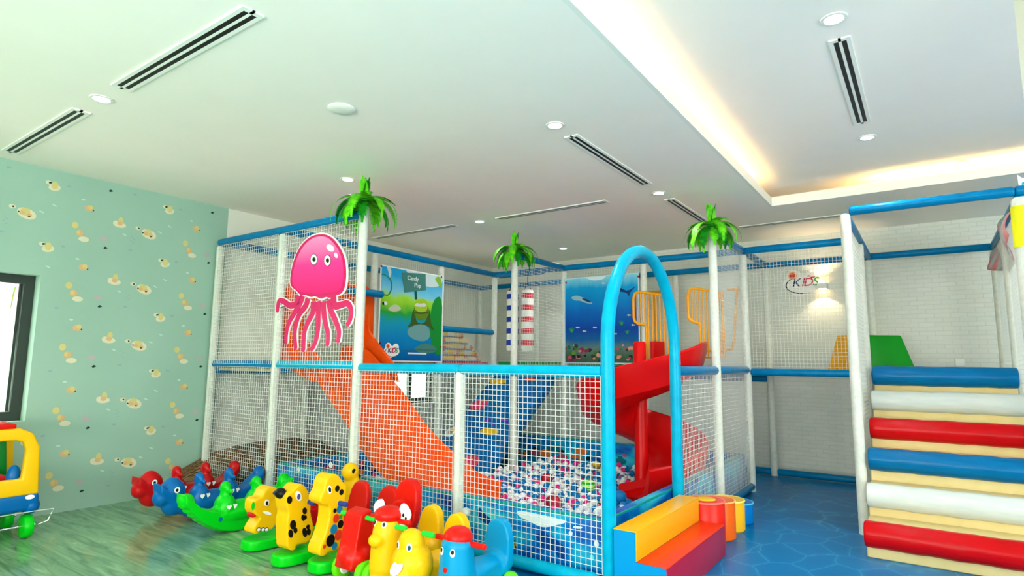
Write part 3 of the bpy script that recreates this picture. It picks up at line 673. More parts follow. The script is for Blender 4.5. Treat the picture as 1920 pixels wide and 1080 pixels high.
# ------------------------------------------------------------------ soft steps
SX0, SX1 = -.445, .60
stp = thing('soft_steps', 'broad padded stair of cream blocks with red, white and blue rolled edges', 'steps', loc=(.08, 5.6, 0))
cols = [M_vblue, M_vwhite, M_vred, M_vblue, M_vwhite, M_vred]
YS = [6.52, 6.20, 5.88, 5.56, 5.24, 4.90]; ZS = [1.215, 1.005, .79, .578, .358, .155]
b = MB()
for i in range(6):
    yb_ = 6.62 if i == 0 else YS[i-1]+.03
    b.box((SX0+.008, YS[i]+.01, 0), (SX1-.008, yb_ if i else 6.62, ZS[i]+.06))
rel(b.build('step_block', M_cream, bevel=.01), stp)
for i in range(6):
    y, z, r = YS[i]+.02, ZS[i], .088; w_ = [SX0, SX1]
    path = [(SX0+u, y, z) for u in (0, .006, .02, .05)]+[(SX0+.05+(SX1-SX0-.1)*k/12, y, z+.002*sin(k*2.1+i)) for k in range(1, 12)]+[(SX1-u, y, z) for u in (.05, .02, .006, 0)]
    rr = [r*.86, r*.95, r*.99, r]+[r*(1+.012*sin(k*1.7+i*2)) for k in range(1, 12)]+[r, r*.99, r*.95, r*.86]
    o = MB().tube(path, rr, 28).build('step_roll', cols[i]); rel(o, stp)
fin(stp, (.08, 5.6, 0))
# ------------------------------------------------------------------ bench steps at the arch
bs = thing('entry_steps', 'low two-tread yellow and red vinyl steps with blue side at the arch', 'steps', loc=(-1.4, 3.8, 0))
y0, y1 = 3.25, 4.35; x0, x1, x2 = -1.55, -1.415, -1.24; z1, z2 = .2, .36
M_sy = mat('vinyl_yellow', (246, 180, 20), .3); M_sr = mat('vinyl_orange_red', (232, 58, 18), .3); M_sm = mat('vinyl_crimson', (176, 24, 60), .3); M_sb = mat('vinyl_sky_blue', (0, 146, 208), .3)
o = MB().slab([(x0, 0, 0), (x2, 0, 0), (x2, 0, z1), (x1, 0, z1), (x1, 0, z2), (x0, 0, z2)], (0, 1, 0), y1-y0-.01).build('side_block', M_sb, smooth=False); o.location.y = (y0+y1)/2; rel(o, bs)
b = MB(); b.box((x0, y0, z2), (x1+.006, y1, z2+.006)); b.box((x1, y0, z1+.006), (x1+.006, y1, z2)); rel(b.build('upper_tread', M_sy, bevel=.002), bs)
rel(MB().box((x1+.006, y0, z1), (x2+.006, y1, z1+.006)).build('lower_tread', M_sr, bevel=.002), bs)
rel(MB().box((x2, y0, .002), (x2+.006, y1, z1)).build('lower_riser', M_sm, bevel=.001), bs)
fin(bs, (-1.4, 3.8, 0))
for i, (cname, rgb) in enumerate((('red', (236, 34, 20)), ('orange', (240, 104, 20)), ('yellow', (244, 186, 30)), ('blue', (0, 118, 200)))):
    cyl = thing('round_stool', '%s round vinyl stool, %s' % (cname, ('touching the entry steps', 'second in the row behind the entry steps', 'third in the row behind the entry steps', 'farthest of the row behind the entry steps')[i]), 'stool', 'round vinyl stools in a row', (-1.41, 4.50+.275*i, 0))
    m_ = mat('stool_'+cname, rgb, .3); r = .135; h = .325
    h = (.325, .28, .235, .17)[i]; MB().lathe((0, 0, 0), [(r-.01, 0), (r, .012), (r, h-.008), (r-.006, h), (.02, h+.003)], 36).build('cushion', m_, cyl)
    MB().tube([(r*cos(k*pi/18), r*sin(k*pi/18), h-.004) for k in range(36)], .006, 8, closed=True).build('piping', mat('piping_'+cname, tuple(min(255, v+90) for v in rgb), .4), cyl)
    if i == 0: MB().lathe((0, 0, h+.003), [(.075, 0), (.07, .004), (.01, .005)], 30).build('top_patch', M_ty, cyl)
# ------------------------------------------------------------------ foam wedge block and mats on the platform
t = thing('foam_wedge', 'green foam wedge with a yellow end lying on the upper platform', 'foam block', loc=(-.5, 7.2, zt))
A_, C_, R_, K_ = Vector((-.93, 7.42, zt)), Vector((-.545, 7.0, zt)), Vector((-.10, 7.12, zt)), Vector((-.45, 7.55, zt))
T1, T2, T3, T4 = Vector((-.80, 7.33, 1.63)), Vector((-.68, 7.20, 1.63)), Vector((-.22, 7.28, 1.62)), Vector((-.34, 7.41, 1.62))
rel(MB().add([A_, C_, R_, K_, T1, T2, T3, T4], [(3, 2, 1, 0), (4, 5, 6, 7), (1, 2, 6, 5), (2, 3, 7, 6), (3, 0, 4, 7), (0, 1, 5, 4)]).build('wedge', mat('foam_green', (10, 140, 30), .4), bevel=.012), t)
nE = ((C_-A_).cross(T2-C_)).normalized(); nE = nE if nE.y < 0 else -nE
rel(MB().slab([v+nE*.004 for v in (A_+(C_-A_)*.02+Vector((0, 0, .01)), C_+Vector((0, 0, .01))-(C_-A_)*.02, T2, T1)], nE, .006).build('end_panel', mat('foam_yellow', (246, 180, 40), .4), smooth=False), t)
fin(t, (-.5, 7.2, zt))
def fmat(x0, x1, y0, y1, h, rgb, lab): tag(MB().box((x0, y0, zt+.001), (x1, y1, zt+h)).build('foam_mat', mat('mat_%d_%d' % (rgb[0], rgb[1]), rgb, .5), bevel=.008), lab, 'mat')
fmat(b_-.22, b_-.06, Y1+.06, Y2-.04, .075, (190, 160, 80), 'ochre foam mat edge under the frog poster')
fmat(b_-.6, b_-.06, Y2+.03, Y3-.04, .075, (196, 60, 60), 'red foam mat behind the net right of the frog poster')
fmat(b_+.02, c+.35, Y3+.08, Y4-.1, .085, (20, 140, 50), 'green foam mat under the two hanging punch bags')
# printed stepped climber behind the net
st_ = thing('stepped_climber', 'stepped block in a yellow, orange and blue dotted print behind the net', 'climber', loc=(-5.5, 6.0, zt))
M_dot = mat('dotted_print', (220, 200, 150), .5); nt, N, L, B = nodes(M_dot)
tc = N.new('ShaderNodeTexCoord'); vo = N.new('ShaderNodeTexVoronoi'); vo.inputs['Scale'].default_value = 18; r = ramp(nt, [(.0, (224, 206, 150)), (.35, (236, 196, 60)), (.6, (226, 140, 90)), (.75, (214, 220, 200))], 'CONSTANT')
sx = N.new('ShaderNodeSeparateColor'); L.new(tc.outputs['Object'], vo.inputs[0]); L.new(vo.outputs[1], sx.inputs[0]); L.new(sx.outputs[0], r.inputs[0]); L.new(r.outputs[0], B.inputs['Base Color'])
for k in range(5):
    z0 = zt+.076+.078*k; y1_ = 6.62-.10*k
    rel(MB().box((-5.62, Y2+.0, z0+.018), (-5.14, y1_, z0+.078)).build('step', M_dot, bevel=.005), st_)
    rel(MB().box((-5.60, Y2+.0, z0), (-5.15, y1_-.01, z0+.018)).build('blue_band', M_toyblue, smooth=False), st_)
fin(st_, (-5.5, 6.0, zt))
# punch bags
def bag(px, z0, z1, m_, lab):
    q = onY(px, 600, 7.23); t = thing('punch_bag', lab, 'punch bag', loc=(q.x, 7.23, z0)); r = .088; n = 12; H = z1-z0
    rel(MB().lathe((q.x, 7.23, z0), [(r*.5, 0), (r*.9, .012), (r, .04), (r, H-.03), (r*.9, H-.005), (r*.4, H)], 26).build('bag_body', M_wht), t)
    for k in range(5):
        za = z0+H*(.10+.19*k); rel(MB().tube([(q.x, 7.23, za), (q.x, 7.23, za+H*.085)], r+.002, 26).build('stripe', m_), t)
    for s in (-1, 1): rel(MB().tube([(q.x+s*.07, 7.23, z1-.01), (q.x, 7.23, z1+.10), ], .006, 6).build('strap', M_black), t)
    rel(MB().tube([(q.x, 7.23, z1+.09), (q.x, 7.23, 2.62)], .007, 6).build('cord', M_black), t)
    fin(t, (q.x, 7.23, z0))
bag(961, 1.47, 2.37, mat('stripe_navy', (20, 60, 170), .4), 'white punch bag with blue bands hanging left of the middle fern topped post')
bag(989, 1.46, 2.37, mat('stripe_red', (214, 36, 60), .4), 'white punch bag with red bands hanging right of the middle fern topped post')
rail((-5.3, 7.23, 2.6), (-4.5, 7.23, 2.6), M_blue, .02)
# ------------------------------------------------------------------ fern crowns on the posts
def frond(b, o, az, L, el0, bend, wd, mi=0):
    """rachis that leaves at elevation el0 and curves over by bend radians, with paired leaflets"""
    h = Vector((cos(az), sin(az), 0)); s = Vector((-sin(az), cos(az), 0)); n = 16; p = Vector(o); pts = [p.copy()]; el = el0
    for i in range(n):
        t = (i+.5)/n; el = el0-bend*t**.8; p = p+(h*cos(el)+Vector((0, 0, sin(el))))*L/n; pts.append(p.copy())
    b.tube(pts, [.0035*(1-.7*i/n) for i in range(n+1)], 5, mi=mi)
    for i in range(1, n+1):
        t = i/n; tg = (pts[i]-pts[i-1]).normalized(); w_ = wd*(.35+.65*sin(pi*min(1, t*.9+.1)))*(1 if t < .85 else .6)
        nn_ = tg.cross(s).normalized()
        for sg in (-1, 1):
            for q in (0, .5):
                base = pts[i-1]+(pts[i]-pts[i-1])*q; e1 = base+tg*.015
                mid = base+s*sg*w_*.6+tg*w_*.25+tg*.004; tip = base+s*sg*w_+tg*w_*.65-Vector((0, 0, w_*.15))
                b.add([base, e1, mid+tg*.007, tip, mid-tg*.004], [(0, 1, 2, 4), (4, 2, 3)], mi)
def crown(X, Y, z, s, lab):
    t = thing('fern_crown', lab, 'artificial plant', 'artificial fern crowns on posts', (X, Y, z)); rnd = random.Random(int(X*100)+5)
    for k in range(26):
        b = MB(); az = k*2.39996+rnd.uniform(-.25, .25)
        if k < 3: frond(b, (0, 0, 0), az, rnd.uniform(.17, .25)*s, 1.5, .25, .046*s)
        elif k < 7: frond(b, (0, 0, 0), az, rnd.uniform(.22, .30)*s, .8, 1.5, .052*s)
        elif k < 15: frond(b, (0, 0, 0), az, rnd.uniform(.36, .46)*s, .75, 2.5, .056*s)
        else: frond(b, (0, 0, -.02), az, rnd.uniform(.28, .38)*s, .35, 2.1, .058*s)
        b.build('frond', [M_leafl if k % 3 else M_leafd], t, smooth=False, fix=False)
    b = MB(); b.lathe((0, 0, 0), [(.035, -.05), (.042, 0), (.02, .03)], 14); b.build('hub', M_leafd, t)
crown(c, Y0, 2.66, 1.0, 'green artificial fern crown topping the tall post beside the jellyfish')
crown(c, Y2, 2.61, .98, 'green artificial fern crown topping the middle post in front of the punch bags')
crown(e, Y2, 2.60, .98, 'green artificial fern crown topping the post right of the arch')
# ------------------------------------------------------------------ jellyfish board
jf = thing('jellyfish_board', 'pink smiling-eyed jellyfish cut-out board hanging on the front net', 'wall decoration', loc=(-4.4, Y0-.06, 1.7))
YJ = Y0-.062
def J(zx, zy): q = onY(500+zx/3.859, 420+zy/3.857, YJ); return Vector((q.x, YJ, q.z))
M_jp = mat('jelly_pink', (244, 40, 130), .35); nt, N, L, B = nodes(M_jp)
tc = N.new('ShaderNodeTexCoord'); sp = N.new('ShaderNodeSeparateXYZ'); mr = N.new('ShaderNodeMapRange'); mr.inputs[1].default_value = 1.85; mr.inputs[2].default_value = 2.40
r = ramp(nt, [(0, (214, 24, 104)), (.12, (238, 34, 120)), (.55, (246, 60, 150)), (1, (250, 150, 200))]); L.new(tc.outputs['Object'], sp.inputs[0]); L.new(sp.outputs[2], mr.inputs[0]); L.new(mr.outputs[0], r.inputs[0]); L.new(r.outputs[0], B.inputs['Base Color'])
M_jd = mat('jelly_deep_pink', (214, 34, 100), .35); M_jo = mat('jelly_outline', (150, 20, 70), .4)
bell = [(390, 72), (320, 88), (250, 150), (205, 240), (180, 330), (170, 420), (180, 455), (215, 480), (250, 520), (285, 512), (320, 532), (350, 520), (395, 545), (430, 525), (460, 540), (490, 515), (535, 512), (565, 470), (578, 380), (572, 270), (545, 190), (490, 110), (440, 78)]
def jslab(name, P, m_, dy, th, n=2, white=0):
    Q = smooth_outline([J(*p) for p in P], n)
    if white:
        cen = sum(Q, Vector())/len(Q); Q = [q+(q-cen).normalized()*white for q in Q]
    Q = [q+Vector((0, dy, 0)) for q in Q]; o = MB().slab(Q, (0, 1, 0), th).build(name, m_, smooth=False); rel(o, jf)
jslab('backing', bell, M_wht, .006, .012, white=.014)
jslab('bell_rim', bell, M_jd, -.001, .006)
inner = [(390, 88), (330, 104), (265, 165), (222, 250), (198, 335), (188, 420), (200, 450), (240, 492), (320, 505), (400, 512), (480, 498), (530, 490), (552, 450), (562, 370), (556, 270), (530, 195), (478, 124), (436, 94)]
jslab('bell', inner, M_jp, -.005, .006)
def tent(P, w0=26, w1=20, m_=M_jd):
    Q = [J(*p) for p in P]
    C = []
    for i in range(len(Q)-1):
        p0, p1_, p2, p3 = Q[max(i-1, 0)], Q[i], Q[i+1], Q[min(i+2, len(Q)-1)]
        for k in range(5):
            t = k/5; C.append(.5*((2*p1_)+(-p0+p2)*t+(2*p0-5*p1_+4*p2-p3)*t*t+(-p0+3*p1_-3*p2+p3)*t**3))
    C.append(Q[-1]); n = len(C)
    for (mm, add, dy, th) in ((M_wht, .007, .006, .012), (m_, 0, -.002, .006)):
        Lf, Rt = [], []
        for i in range(n):
            tg = (C[min(i+1, n-1)]-C[max(i-1, 0)]).normalized(); s_ = Vector((tg.z, 0, -tg.x)); w_ = ((w0+(w1-w0)*i/(n-1))*1.75/2/3.857/226)+add
            if i == n-1: w_ *= .45
            Lf.append(C[i]+s_*w_+Vector((0, dy, 0))); Rt.append(C[i]-s_*w_+Vector((0, dy, 0)))
            if i == n-2: pass
        o = MB().slab(Lf+Rt[::-1], (0, 1, 0), th).build('tentacle_backing' if add else 'tentacle', mm, smooth=False); rel(o, jf)
for P_ in ([(262, 520), (245, 570), (205, 640), (165, 710), (145, 780), (140, 870)], [(300, 540), (285, 590), (240, 650), (215, 720), (205, 800), (213, 910)], [(340, 560), (335, 640), (295, 720), (272, 800), (268, 925)],
           [(372, 560), (375, 650), (372, 760), (355, 850), (322, 915)], [(412, 560), (415, 640), (430, 730), (446, 800), (440, 885)], [(450, 550), (465, 620), (500, 700), (525, 780), (515, 860)],
           [(235, 520), (215, 575), (170, 590), (125, 560), (90, 560), (78, 640)], [(485, 520), (495, 590), (540, 585), (585, 575), (612, 620), (605, 690), (580, 735)]): tent(P_, 34, 22)
for ex in (348, 446):
    for r_, m_, dy in ((27, M_black, -.0085), (24.5, M_wht, -.0095), (13, M_green if False else mat('iris_green', (60, 90, 50), .4), -.011), (8, M_black, -.0125)):
        ox = 2 if r_ < 20 else 0
        P_ = [J(ex+ox+r_*.92*cos(k*pi/10), (258 if ex < 400 else 265)+r_*(1.55 if r_ > 20 else 1.3)*sin(k*pi/10)) for k in range(20)]
        o = MB().slab([p+Vector((0, dy, 0)) for p in P_], (0, 1, 0), .002).build('eye', m_, smooth=False); rel(o, jf)
for cxz, ry_, an in (((467, 175), (32, 22), .7), ((508, 228), (12, 20), -.3)):
    P_ = [J(cxz[0]+ry_[0]*cos(k*pi/10)*cos(an)-ry_[1]*sin(k*pi/10)*sin(an), cxz[1]+ry_[0]*cos(k*pi/10)*sin(an)+ry_[1]*sin(k*pi/10)*cos(an))+Vector((0, -.009, 0)) for k in range(20)]
    rel(MB().slab(P_, (0, 1, 0), .002).build('gloss_mark', mat('gloss_pink', (252, 220, 236), .3), smooth=False), jf)
fin(jf, (-4.4, YJ, 1.6))
# ------------------------------------------------------------------ posters
def text(s, size, m_, name='lettering', shear=0):
    cu = bpy.data.curves.new('t', 'FONT'); cu.body = s; cu.size = size; cu.extrude = .0012; cu.align_x = 'CENTER'; cu.align_y = 'CENTER'; cu.shear = shear; cu.offset = .0012
    o = bpy.data.objects.new('t', cu); COL.objects.link(o); bpy.context.view_layer.update()
    dg = bpy.context.evaluated_depsgraph_get(); me = bpy.data.meshes.new_from_object(o.evaluated_get(dg)); me.name = name; bpy.data.objects.remove(o)
    me.materials.clear(); me.materials.append(m_); q = bpy.data.objects.new(name, me); COL.objects.link(q); return q
def logo(t, c_, u, v, n_, w_, par):
    """KIDS mark: white cloud, sun, black swoosh, letters; u right, v up, n_ towards the viewer."""
    c_ = Vector(c_); u = Vector(u); v = Vector(v); n_ = Vector(n_); s = w_
    def flat(name, pts, m_, k): rel(MB().slab([c_+u*p[0]*s+v*p[1]*s+n_*k for p in pts], n_, .002).build(name, m_, smooth=False), par)
    def el(name, x, y, rx, ry, m_, k): flat(name, [(x+rx*cos(q*pi/12), y+ry*sin(q*pi/12)) for q in range(24)], m_, k)
    M_lw = mat('logo_white', (246, 246, 240), .5)
    el('logo_cloud', 0, 0, .52, .26, M_lw, .0015); el('logo_cloud', -.22, .2, .2, .2, M_lw, .0008); el('logo_cloud', .28, .2, .2, .18, M_lw, .0004); el('logo_cloud', -.1, -.2, .22, .14, M_lw, .0001)
    el('logo_sun', -.25, .24, .12, .12, mat('logo_peach', (248, 190, 150), .5), .003); el('logo_sun', -.25, .24, .08, .08, mat('logo_sun_red', (226, 76, 40), .5), .005)
    P1_, P2_ = [], []
    for k in range(19):
        A = radians(125+k*9.4); th = .035*sin(pi*min(1, (k+1)/19))**.6; P1_.append((-.02+.42*cos(A), -.04+.24*sin(A))); P2_.append((-.02+(.42-th)*cos(A), -.04+(.24-th)*sin(A)))
    flat('logo_swoosh', P1_+P2_[::-1], M_black, .004)
    for ch, x, m_ in (('K', -.17, mat('logo_navy', (20, 40, 90), .4)), ('I', .0, mat('logo_crimson', (200, 30, 60), .4)), ('D', .13, mat('logo_rose', (206, 50, 90), .4)), ('S', .31, mat('logo_green', (0, 150, 80), .4))):
        o = text(ch, .32*s, m_, shear=.25); R_ = Matrix((u, v, n_)).transposed().to_4x4(); R_.translation = c_+u*x*s+v*.03*s+n_*.004; o.matrix_world = R_
        o.parent = par; o.matrix_parent_inverse = par.matrix_world.inverted()
    for x, y in ((.16, .2), (.22, .16), (.28, .17)): el('logo_mark', x, y, .035, .02, mat('logo_crimson', (200, 30, 60), .4), .004)
# frog pond poster on plane X = -4.98 + clear
XP = b_+.055
def Q(zx, zy): q = onX(700+zx/4.907, 470+zy/4.909, XP); return Vector((XP, q.y, q.z))
fp = thing('pond_poster', 'poster of a green frog on a pond stone under a wooden sign', 'poster', loc=(XP, 5, 1.3))
c00, c10, c11, c01 = Q(50, 995), Q(640, 995), Q(640, 150), Q(55, 75)
yA, yB = Y1+.05, Y2-.03; zA, zB = 1.315, 2.36
M_pond = mat('pond_print', (0, 140, 190), .3); nt, N, L, B = nodes(M_pond)
tc = N.new('ShaderNodeTexCoord'); sp = N.new('ShaderNodeSeparateXYZ'); no = N.new('ShaderNodeTexNoise'); no.inputs['Scale'].default_value = 5; no.inputs['Detail'].default_value = 4
ma = N.new('ShaderNodeMath'); ma.operation = 'MULTIPLY_ADD'; ma.inputs[1].default_value = .16; L.new(tc.outputs['Object'], sp.inputs[0]); L.new(tc.outputs['Object'], no.inputs[0])
mr = N.new('ShaderNodeMapRange'); mr.inputs[1].default_value = zA; mr.inputs[2].default_value = zB; L.new(sp.outputs[2], mr.inputs[0]); L.new(no.outputs[0], ma.inputs[0]); L.new(mr.outputs[0], ma.inputs[2])
r = ramp(nt, [(.08, (0, 88, 160)), (.3, (0, 128, 190)), (.5, (20, 150, 180)), (.6, (30, 160, 60)), (.7, (140, 206, 40)), (.76, (160, 216, 60)), (.82, (120, 200, 226)), (1.0, (30, 160, 215))])
L.new(ma.outputs[0], r.inputs[0]); L.new(r.outputs[0], B.inputs['Base Color'])
rel(MB().box((XP-.004, yA, zA), (XP, yB, zB)).build('print_sheet', M_pond, smooth=False), fp)
b = MB()
for (y0_, y1_, z0_, z1_) in ((yA-.012, yA, zA-.012, zB+.012), (yB, yB+.012, zA-.012, zB+.012), (yA, yB, zA-.012, zA), (yA, yB, zB, zB+.012)): b.box((XP-.006, y0_, z0_), (XP+.004, y1_, z1_))
rel(b.build('border', M_wht, smooth=False), fp)
def pr(name, P, m_, k=.002, n=2):
    V_ = smooth_outline([Q(*p) for p in P], n) if n else [Q(*p) for p in P]
    V_ = [Vector((XP+k, min(max(v.y, yA), yB), min(max(v.z, zA), zB))) for v in V_]
    rel(MB().slab(V_, (1, 0, 0), .0014).build(name, m_, smooth=False), fp)
Mg = lambda n_, c_: mat(n_, c_, .35)
pr('cloud_shape', [(300, 140), (480, 130), (640, 170), (640, 330), (470, 340), (300, 200)], Mg('print_cloud', (196, 216, 216)), .001)
pr('grass_shape', [(520, 600), (560, 430), (640, 420), (640, 960), (560, 960), (520, 800)], Mg('print_grass', (20, 140, 50)), .001)
pr('stone', [(290, 740), (400, 670), (500, 690), (530, 780), (480, 840), (360, 820)], Mg('print_stone', (110, 160, 160)), .002)
pr('stone', [(360, 900), (480, 840), (600, 900), (540, 950), (420, 940)], Mg('print_stone_dark', (70, 130, 120)), .0018)
pr('stone', [(120, 545), (170, 500), (220, 495), (265, 540), (200, 565)], Mg('print_stone_pale', (190, 200, 170)), .002)
pr('frog_legs', [(305, 700), (345, 672), (352, 590), (368, 530), (385, 600), (400, 668), (470, 672), (500, 600), (515, 530), (524, 620), (530, 680), (562, 728), (540, 732), (505, 694), (440, 676), (390, 682), (340, 700)], Mg('print_frog_dark', (60, 90, 30)), .003)
pr('frog_body', [(370, 500), (440, 470), (500, 500), (515, 580), (470, 640), (410, 640), (375, 590)], Mg('print_frog', (96, 130, 30)), .004)
pr('frog_head', [(370, 520), (385, 460), (430, 440), (485, 450), (500, 520), (480, 565), (400, 565)], Mg('print_frog_light', (160, 196, 40)), .005)
pr('frog_eyes', [(372, 510), (390, 480), (430, 490), (475, 480), (490, 515), (430, 518)], Mg('print_eye_grey', (206, 214, 214)), .006)
pr('frog_mouth', [(375, 560), (440, 572), (505, 560), (505, 572), (440, 586), (375, 574)], Mg('print_frog_dark', (60, 90, 30)), .0062)
pr('sign_post', [(375, 360), (398, 360), (402, 450), (382, 450)], Mg('print_sign_dark', (20, 80, 70)), .003, 0)
pr('sign_board', [(258, 200), (480, 175), (482, 365), (285, 385)], Mg('print_sign', (66, 124, 116)), .0035, 0)
pr('magnolia_branch', [(480, 130), (540, 160), (600, 210), (570, 220), (510, 180)], Mg('print_leaf', (60, 110, 50)), .003)
pr('leaf_cluster', [(560, 260), (600, 230), (630, 280), (620, 350), (590, 300)], Mg('print_leaf_light', (130, 180, 60)), .003)
pr('bird_shape', [(90, 470), (120, 465), (130, 500), (100, 500)], M_foam, .003); pr('bird_shape', [(78, 480), (95, 465), (100, 500), (85, 500)], M_black, .0035)
pr('vine_loop', [(60, 210), (110, 215), (170, 270), (175, 350), (140, 420), (90, 410), (60, 360), (68, 358), (95, 400), (135, 408), (165, 345), (160, 275), (108, 225), (60, 222)], Mg('print_vine', (50, 140, 60)), .003, 1)
pr('vine_loop', [(100, 75), (140, 120), (170, 190), (150, 260), (140, 200), (120, 140)], Mg('print_cloud', (196, 216, 216)), .002, 2)
for s_, zx, zy, sz in (('Candy', 362, 258, .072), ('Pop', 405, 322, .072)):
    o = text(s_, sz, mat('chalk', (210, 224, 216), .6)); R_ = Matrix(((0, 0, 1), (1, 0, 0), (0, 1, 0))).to_4x4(); q = Q(zx, zy); R_.translation = (XP+.0055, q.y, q.z); o.matrix_world = R_; o.parent = fp; o.matrix_parent_inverse = fp.matrix_world.inverted()
q = Q(165, 925); logo(fp, (XP+.003, q.y, q.z), (0, 1, 0), (0, 0, 1), (1, 0, 0), .23, fp)
pr('caption_strip', [(255, 905), (570, 912), (570, 920), (255, 914)], Mg('print_caption', (70, 110, 110)), .004, 0); pr('caption_strip', [(315, 937), (485, 942), (485, 956), (315, 952)], M_foam, .004, 0)
for zx, zy in ((72, 142), (625, 243), (60, 850), (618, 885)):
    q = Q(zx, zy); o = MB(); o.ell((XP+.004, q.y, q.z), (.008, .013, .013), 12, 8); rel(o.build('screw_cap', mat('cap_maroon', (130, 30, 60), .4)), fp)
for ch in fp.children: ch.matrix_parent_inverse = Matrix.Identity(4)
fin2 = Vector((XP, (yA+yB)/2, zA)); fp.location = (0, 0, 0); bpy.context.view_layer.update()
for ch in fp.children: ch.matrix_parent_inverse = Matrix.Translation(-fin2)
fp.location = fin2
# ocean poster on plane Y = 6.68
YP = Y3-.055
def O(zx, zy): q = onY(1060+zx/5.144, 480+zy/5.143, YP); return Vector((q.x, YP, q.z))
op = thing('ocean_poster', 'underwater poster with coral, swordfish and shark fixed behind the blue arch', 'poster')
x0, x1, z0, z1 = c+.05, d-.05, 1.315, 2.38
M_sea = mat('sea_print', (0, 110, 190), .3); nt, N, L, B = nodes(M_sea)
tc = N.new('ShaderNodeTexCoord'); sp = N.new('ShaderNodeSeparateXYZ'); no = N.new('ShaderNodeTexNoise'); no.inputs['Scale'].default_value = 4; mp = N.new('ShaderNodeMapping'); mp.inputs['Scale'].default_value = (1.5, 1, .5)
ma = N.new('ShaderNodeMath'); ma.operation = 'MULTIPLY_ADD'; ma.inputs[1].default_value = .14; mr = N.new('ShaderNodeMapRange'); mr.inputs[1].default_value = z0+.05; mr.inputs[2].default_value = z1+.12
L.new(tc.outputs['Object'], sp.inputs[0]); L.new(tc.outputs['Object'], mp.inputs[0]); L.new(mp.outputs[0], no.inputs[0]); L.new(sp.outputs[2], mr.inputs[0]); L.new(no.outputs[0], ma.inputs[0]); L.new(mr.outputs[0], ma.inputs[2])
r = ramp(nt, [(.08, (60, 90, 70)), (.2, (90, 120, 110)), (.28, (10, 90, 150)), (.4, (0, 60, 150)), (.6, (0, 100, 180)), (.85, (0, 150, 205)), (.98, (140, 215, 225))]); L.new(ma.outputs[0], r.inputs[0]); L.new(r.outputs[0], B.inputs['Base Color'])
rel(MB().box((x0, YP-.002, z0), (x1, YP+.002, z1)).build('print_sheet', M_sea, smooth=False), op)
def po(name, P, m_, k=.002, n=2):
    V_ = [O(*p) for p in P]; V_ = smooth_outline(V_, n) if n else V_
    V_ = [Vector((min(max(v.x, x0), x1), YP-.002-k, min(max(v.z, z0), z1))) for v in V_]; rel(MB().slab(V_, (0, 1, 0), .0014).build(name, m_, smooth=False), op)
po('sun_glow', [(170, 180), (260, 165), (400, 170), (380, 225), (240, 240)], Mg('print_glow', (206, 226, 226)), .001)
po('shark_shape', [(470, 320), (480, 290), (490, 255), (505, 290), (560, 320), (600, 340), (690, 285), (625, 350), (615, 395), (595, 355), (540, 345), (500, 345)], Mg('print_shark', (16, 50, 110)), .002, 1)
po('swordfish_shape', [(50, 400), (110, 378), (170, 400), (215, 420), (275, 465), (200, 455), (140, 430), (90, 430)], Mg('print_fish_grey', (140, 180, 190)), .002, 1)
po('swordfish_fin', [(150, 405), (215, 415), (260, 455), (200, 440)], Mg('print_shark', (16, 50, 110)), .003, 1)
rnd = random.Random(3)
cc = [(180, 70, 90), (90, 140, 60), (60, 110, 50), (200, 130, 110), (130, 40, 80), (40, 60, 50), (0, 110, 90), (214, 150, 130), (30, 34, 44)]
for k in range(70):
    zx = rnd.uniform(5, 720); hgt = 930 if (zx < 250 or zx > 520) else 965; zy = rnd.uniform(hgt-75, 1010); rr = rnd.uniform(10, 30)
    po('coral_shape', [(zx+rr*rnd.uniform(.6, 1.1)*cos(q*pi/4), zy+rr*.9*rnd.uniform(.5, 1.1)*sin(q*pi/4)) for q in range(8)], Mg('coral_%d' % (k % 9), cc[k % 9]), .002+.00006*k, 1)
for (zx, zy, rr) in ((60, 720, 38), (540, 650, 34), (595, 735, 28)):
    for q in range(6):
        A = -.9+.36*q; po('seaweed_shape', [(zx, zy+20), (zx+rr*sin(A)*1.3, zy-rr*cos(A)*1.4), (zx+10, zy+20)], Mg('print_weed', (40, 150, 70)), .002+.0001*q, 1)
for (zx, zy) in ((115, 690), (280, 690), (455, 575), (650, 665), (475, 750), (180, 725), (365, 262), (610, 570)):
    po('small_fish_shape', [(zx-16, zy), (zx, zy-11), (zx+16, zy-2), (zx+24, zy-9), (zx+24, zy+8), (zx+14, zy+4), (zx, zy+11)], Mg('print_fish_pale', (200, 190, 170)), .003, 1)
for zx, zy in ((8, 257), (705, 197), (8, 890)):
    q = O(zx, zy); o = MB(); o.ell((q.x, YP-.004, q.z), (.013, .008, .013), 12, 8); rel(o.build('screw_cap', mat('cap_maroon', (130, 30, 60), .4)), op)
b = MB()
for (u0, u1, w0, w1) in ((x0-.012, x0, z0-.012, z1+.012), (x1, x1+.012, z0-.012, z1+.012), (x0, x1, z0-.012, z0), (x0, x1, z1, z1+.012)): b.box((u0, YP-.004, w0), (u1, YP+.004, w1))
rel(b.build('border', mat('poster_border', (190, 214, 220), .4), smooth=False), op)
fin(op, ((x0+x1)/2, YP, z0))
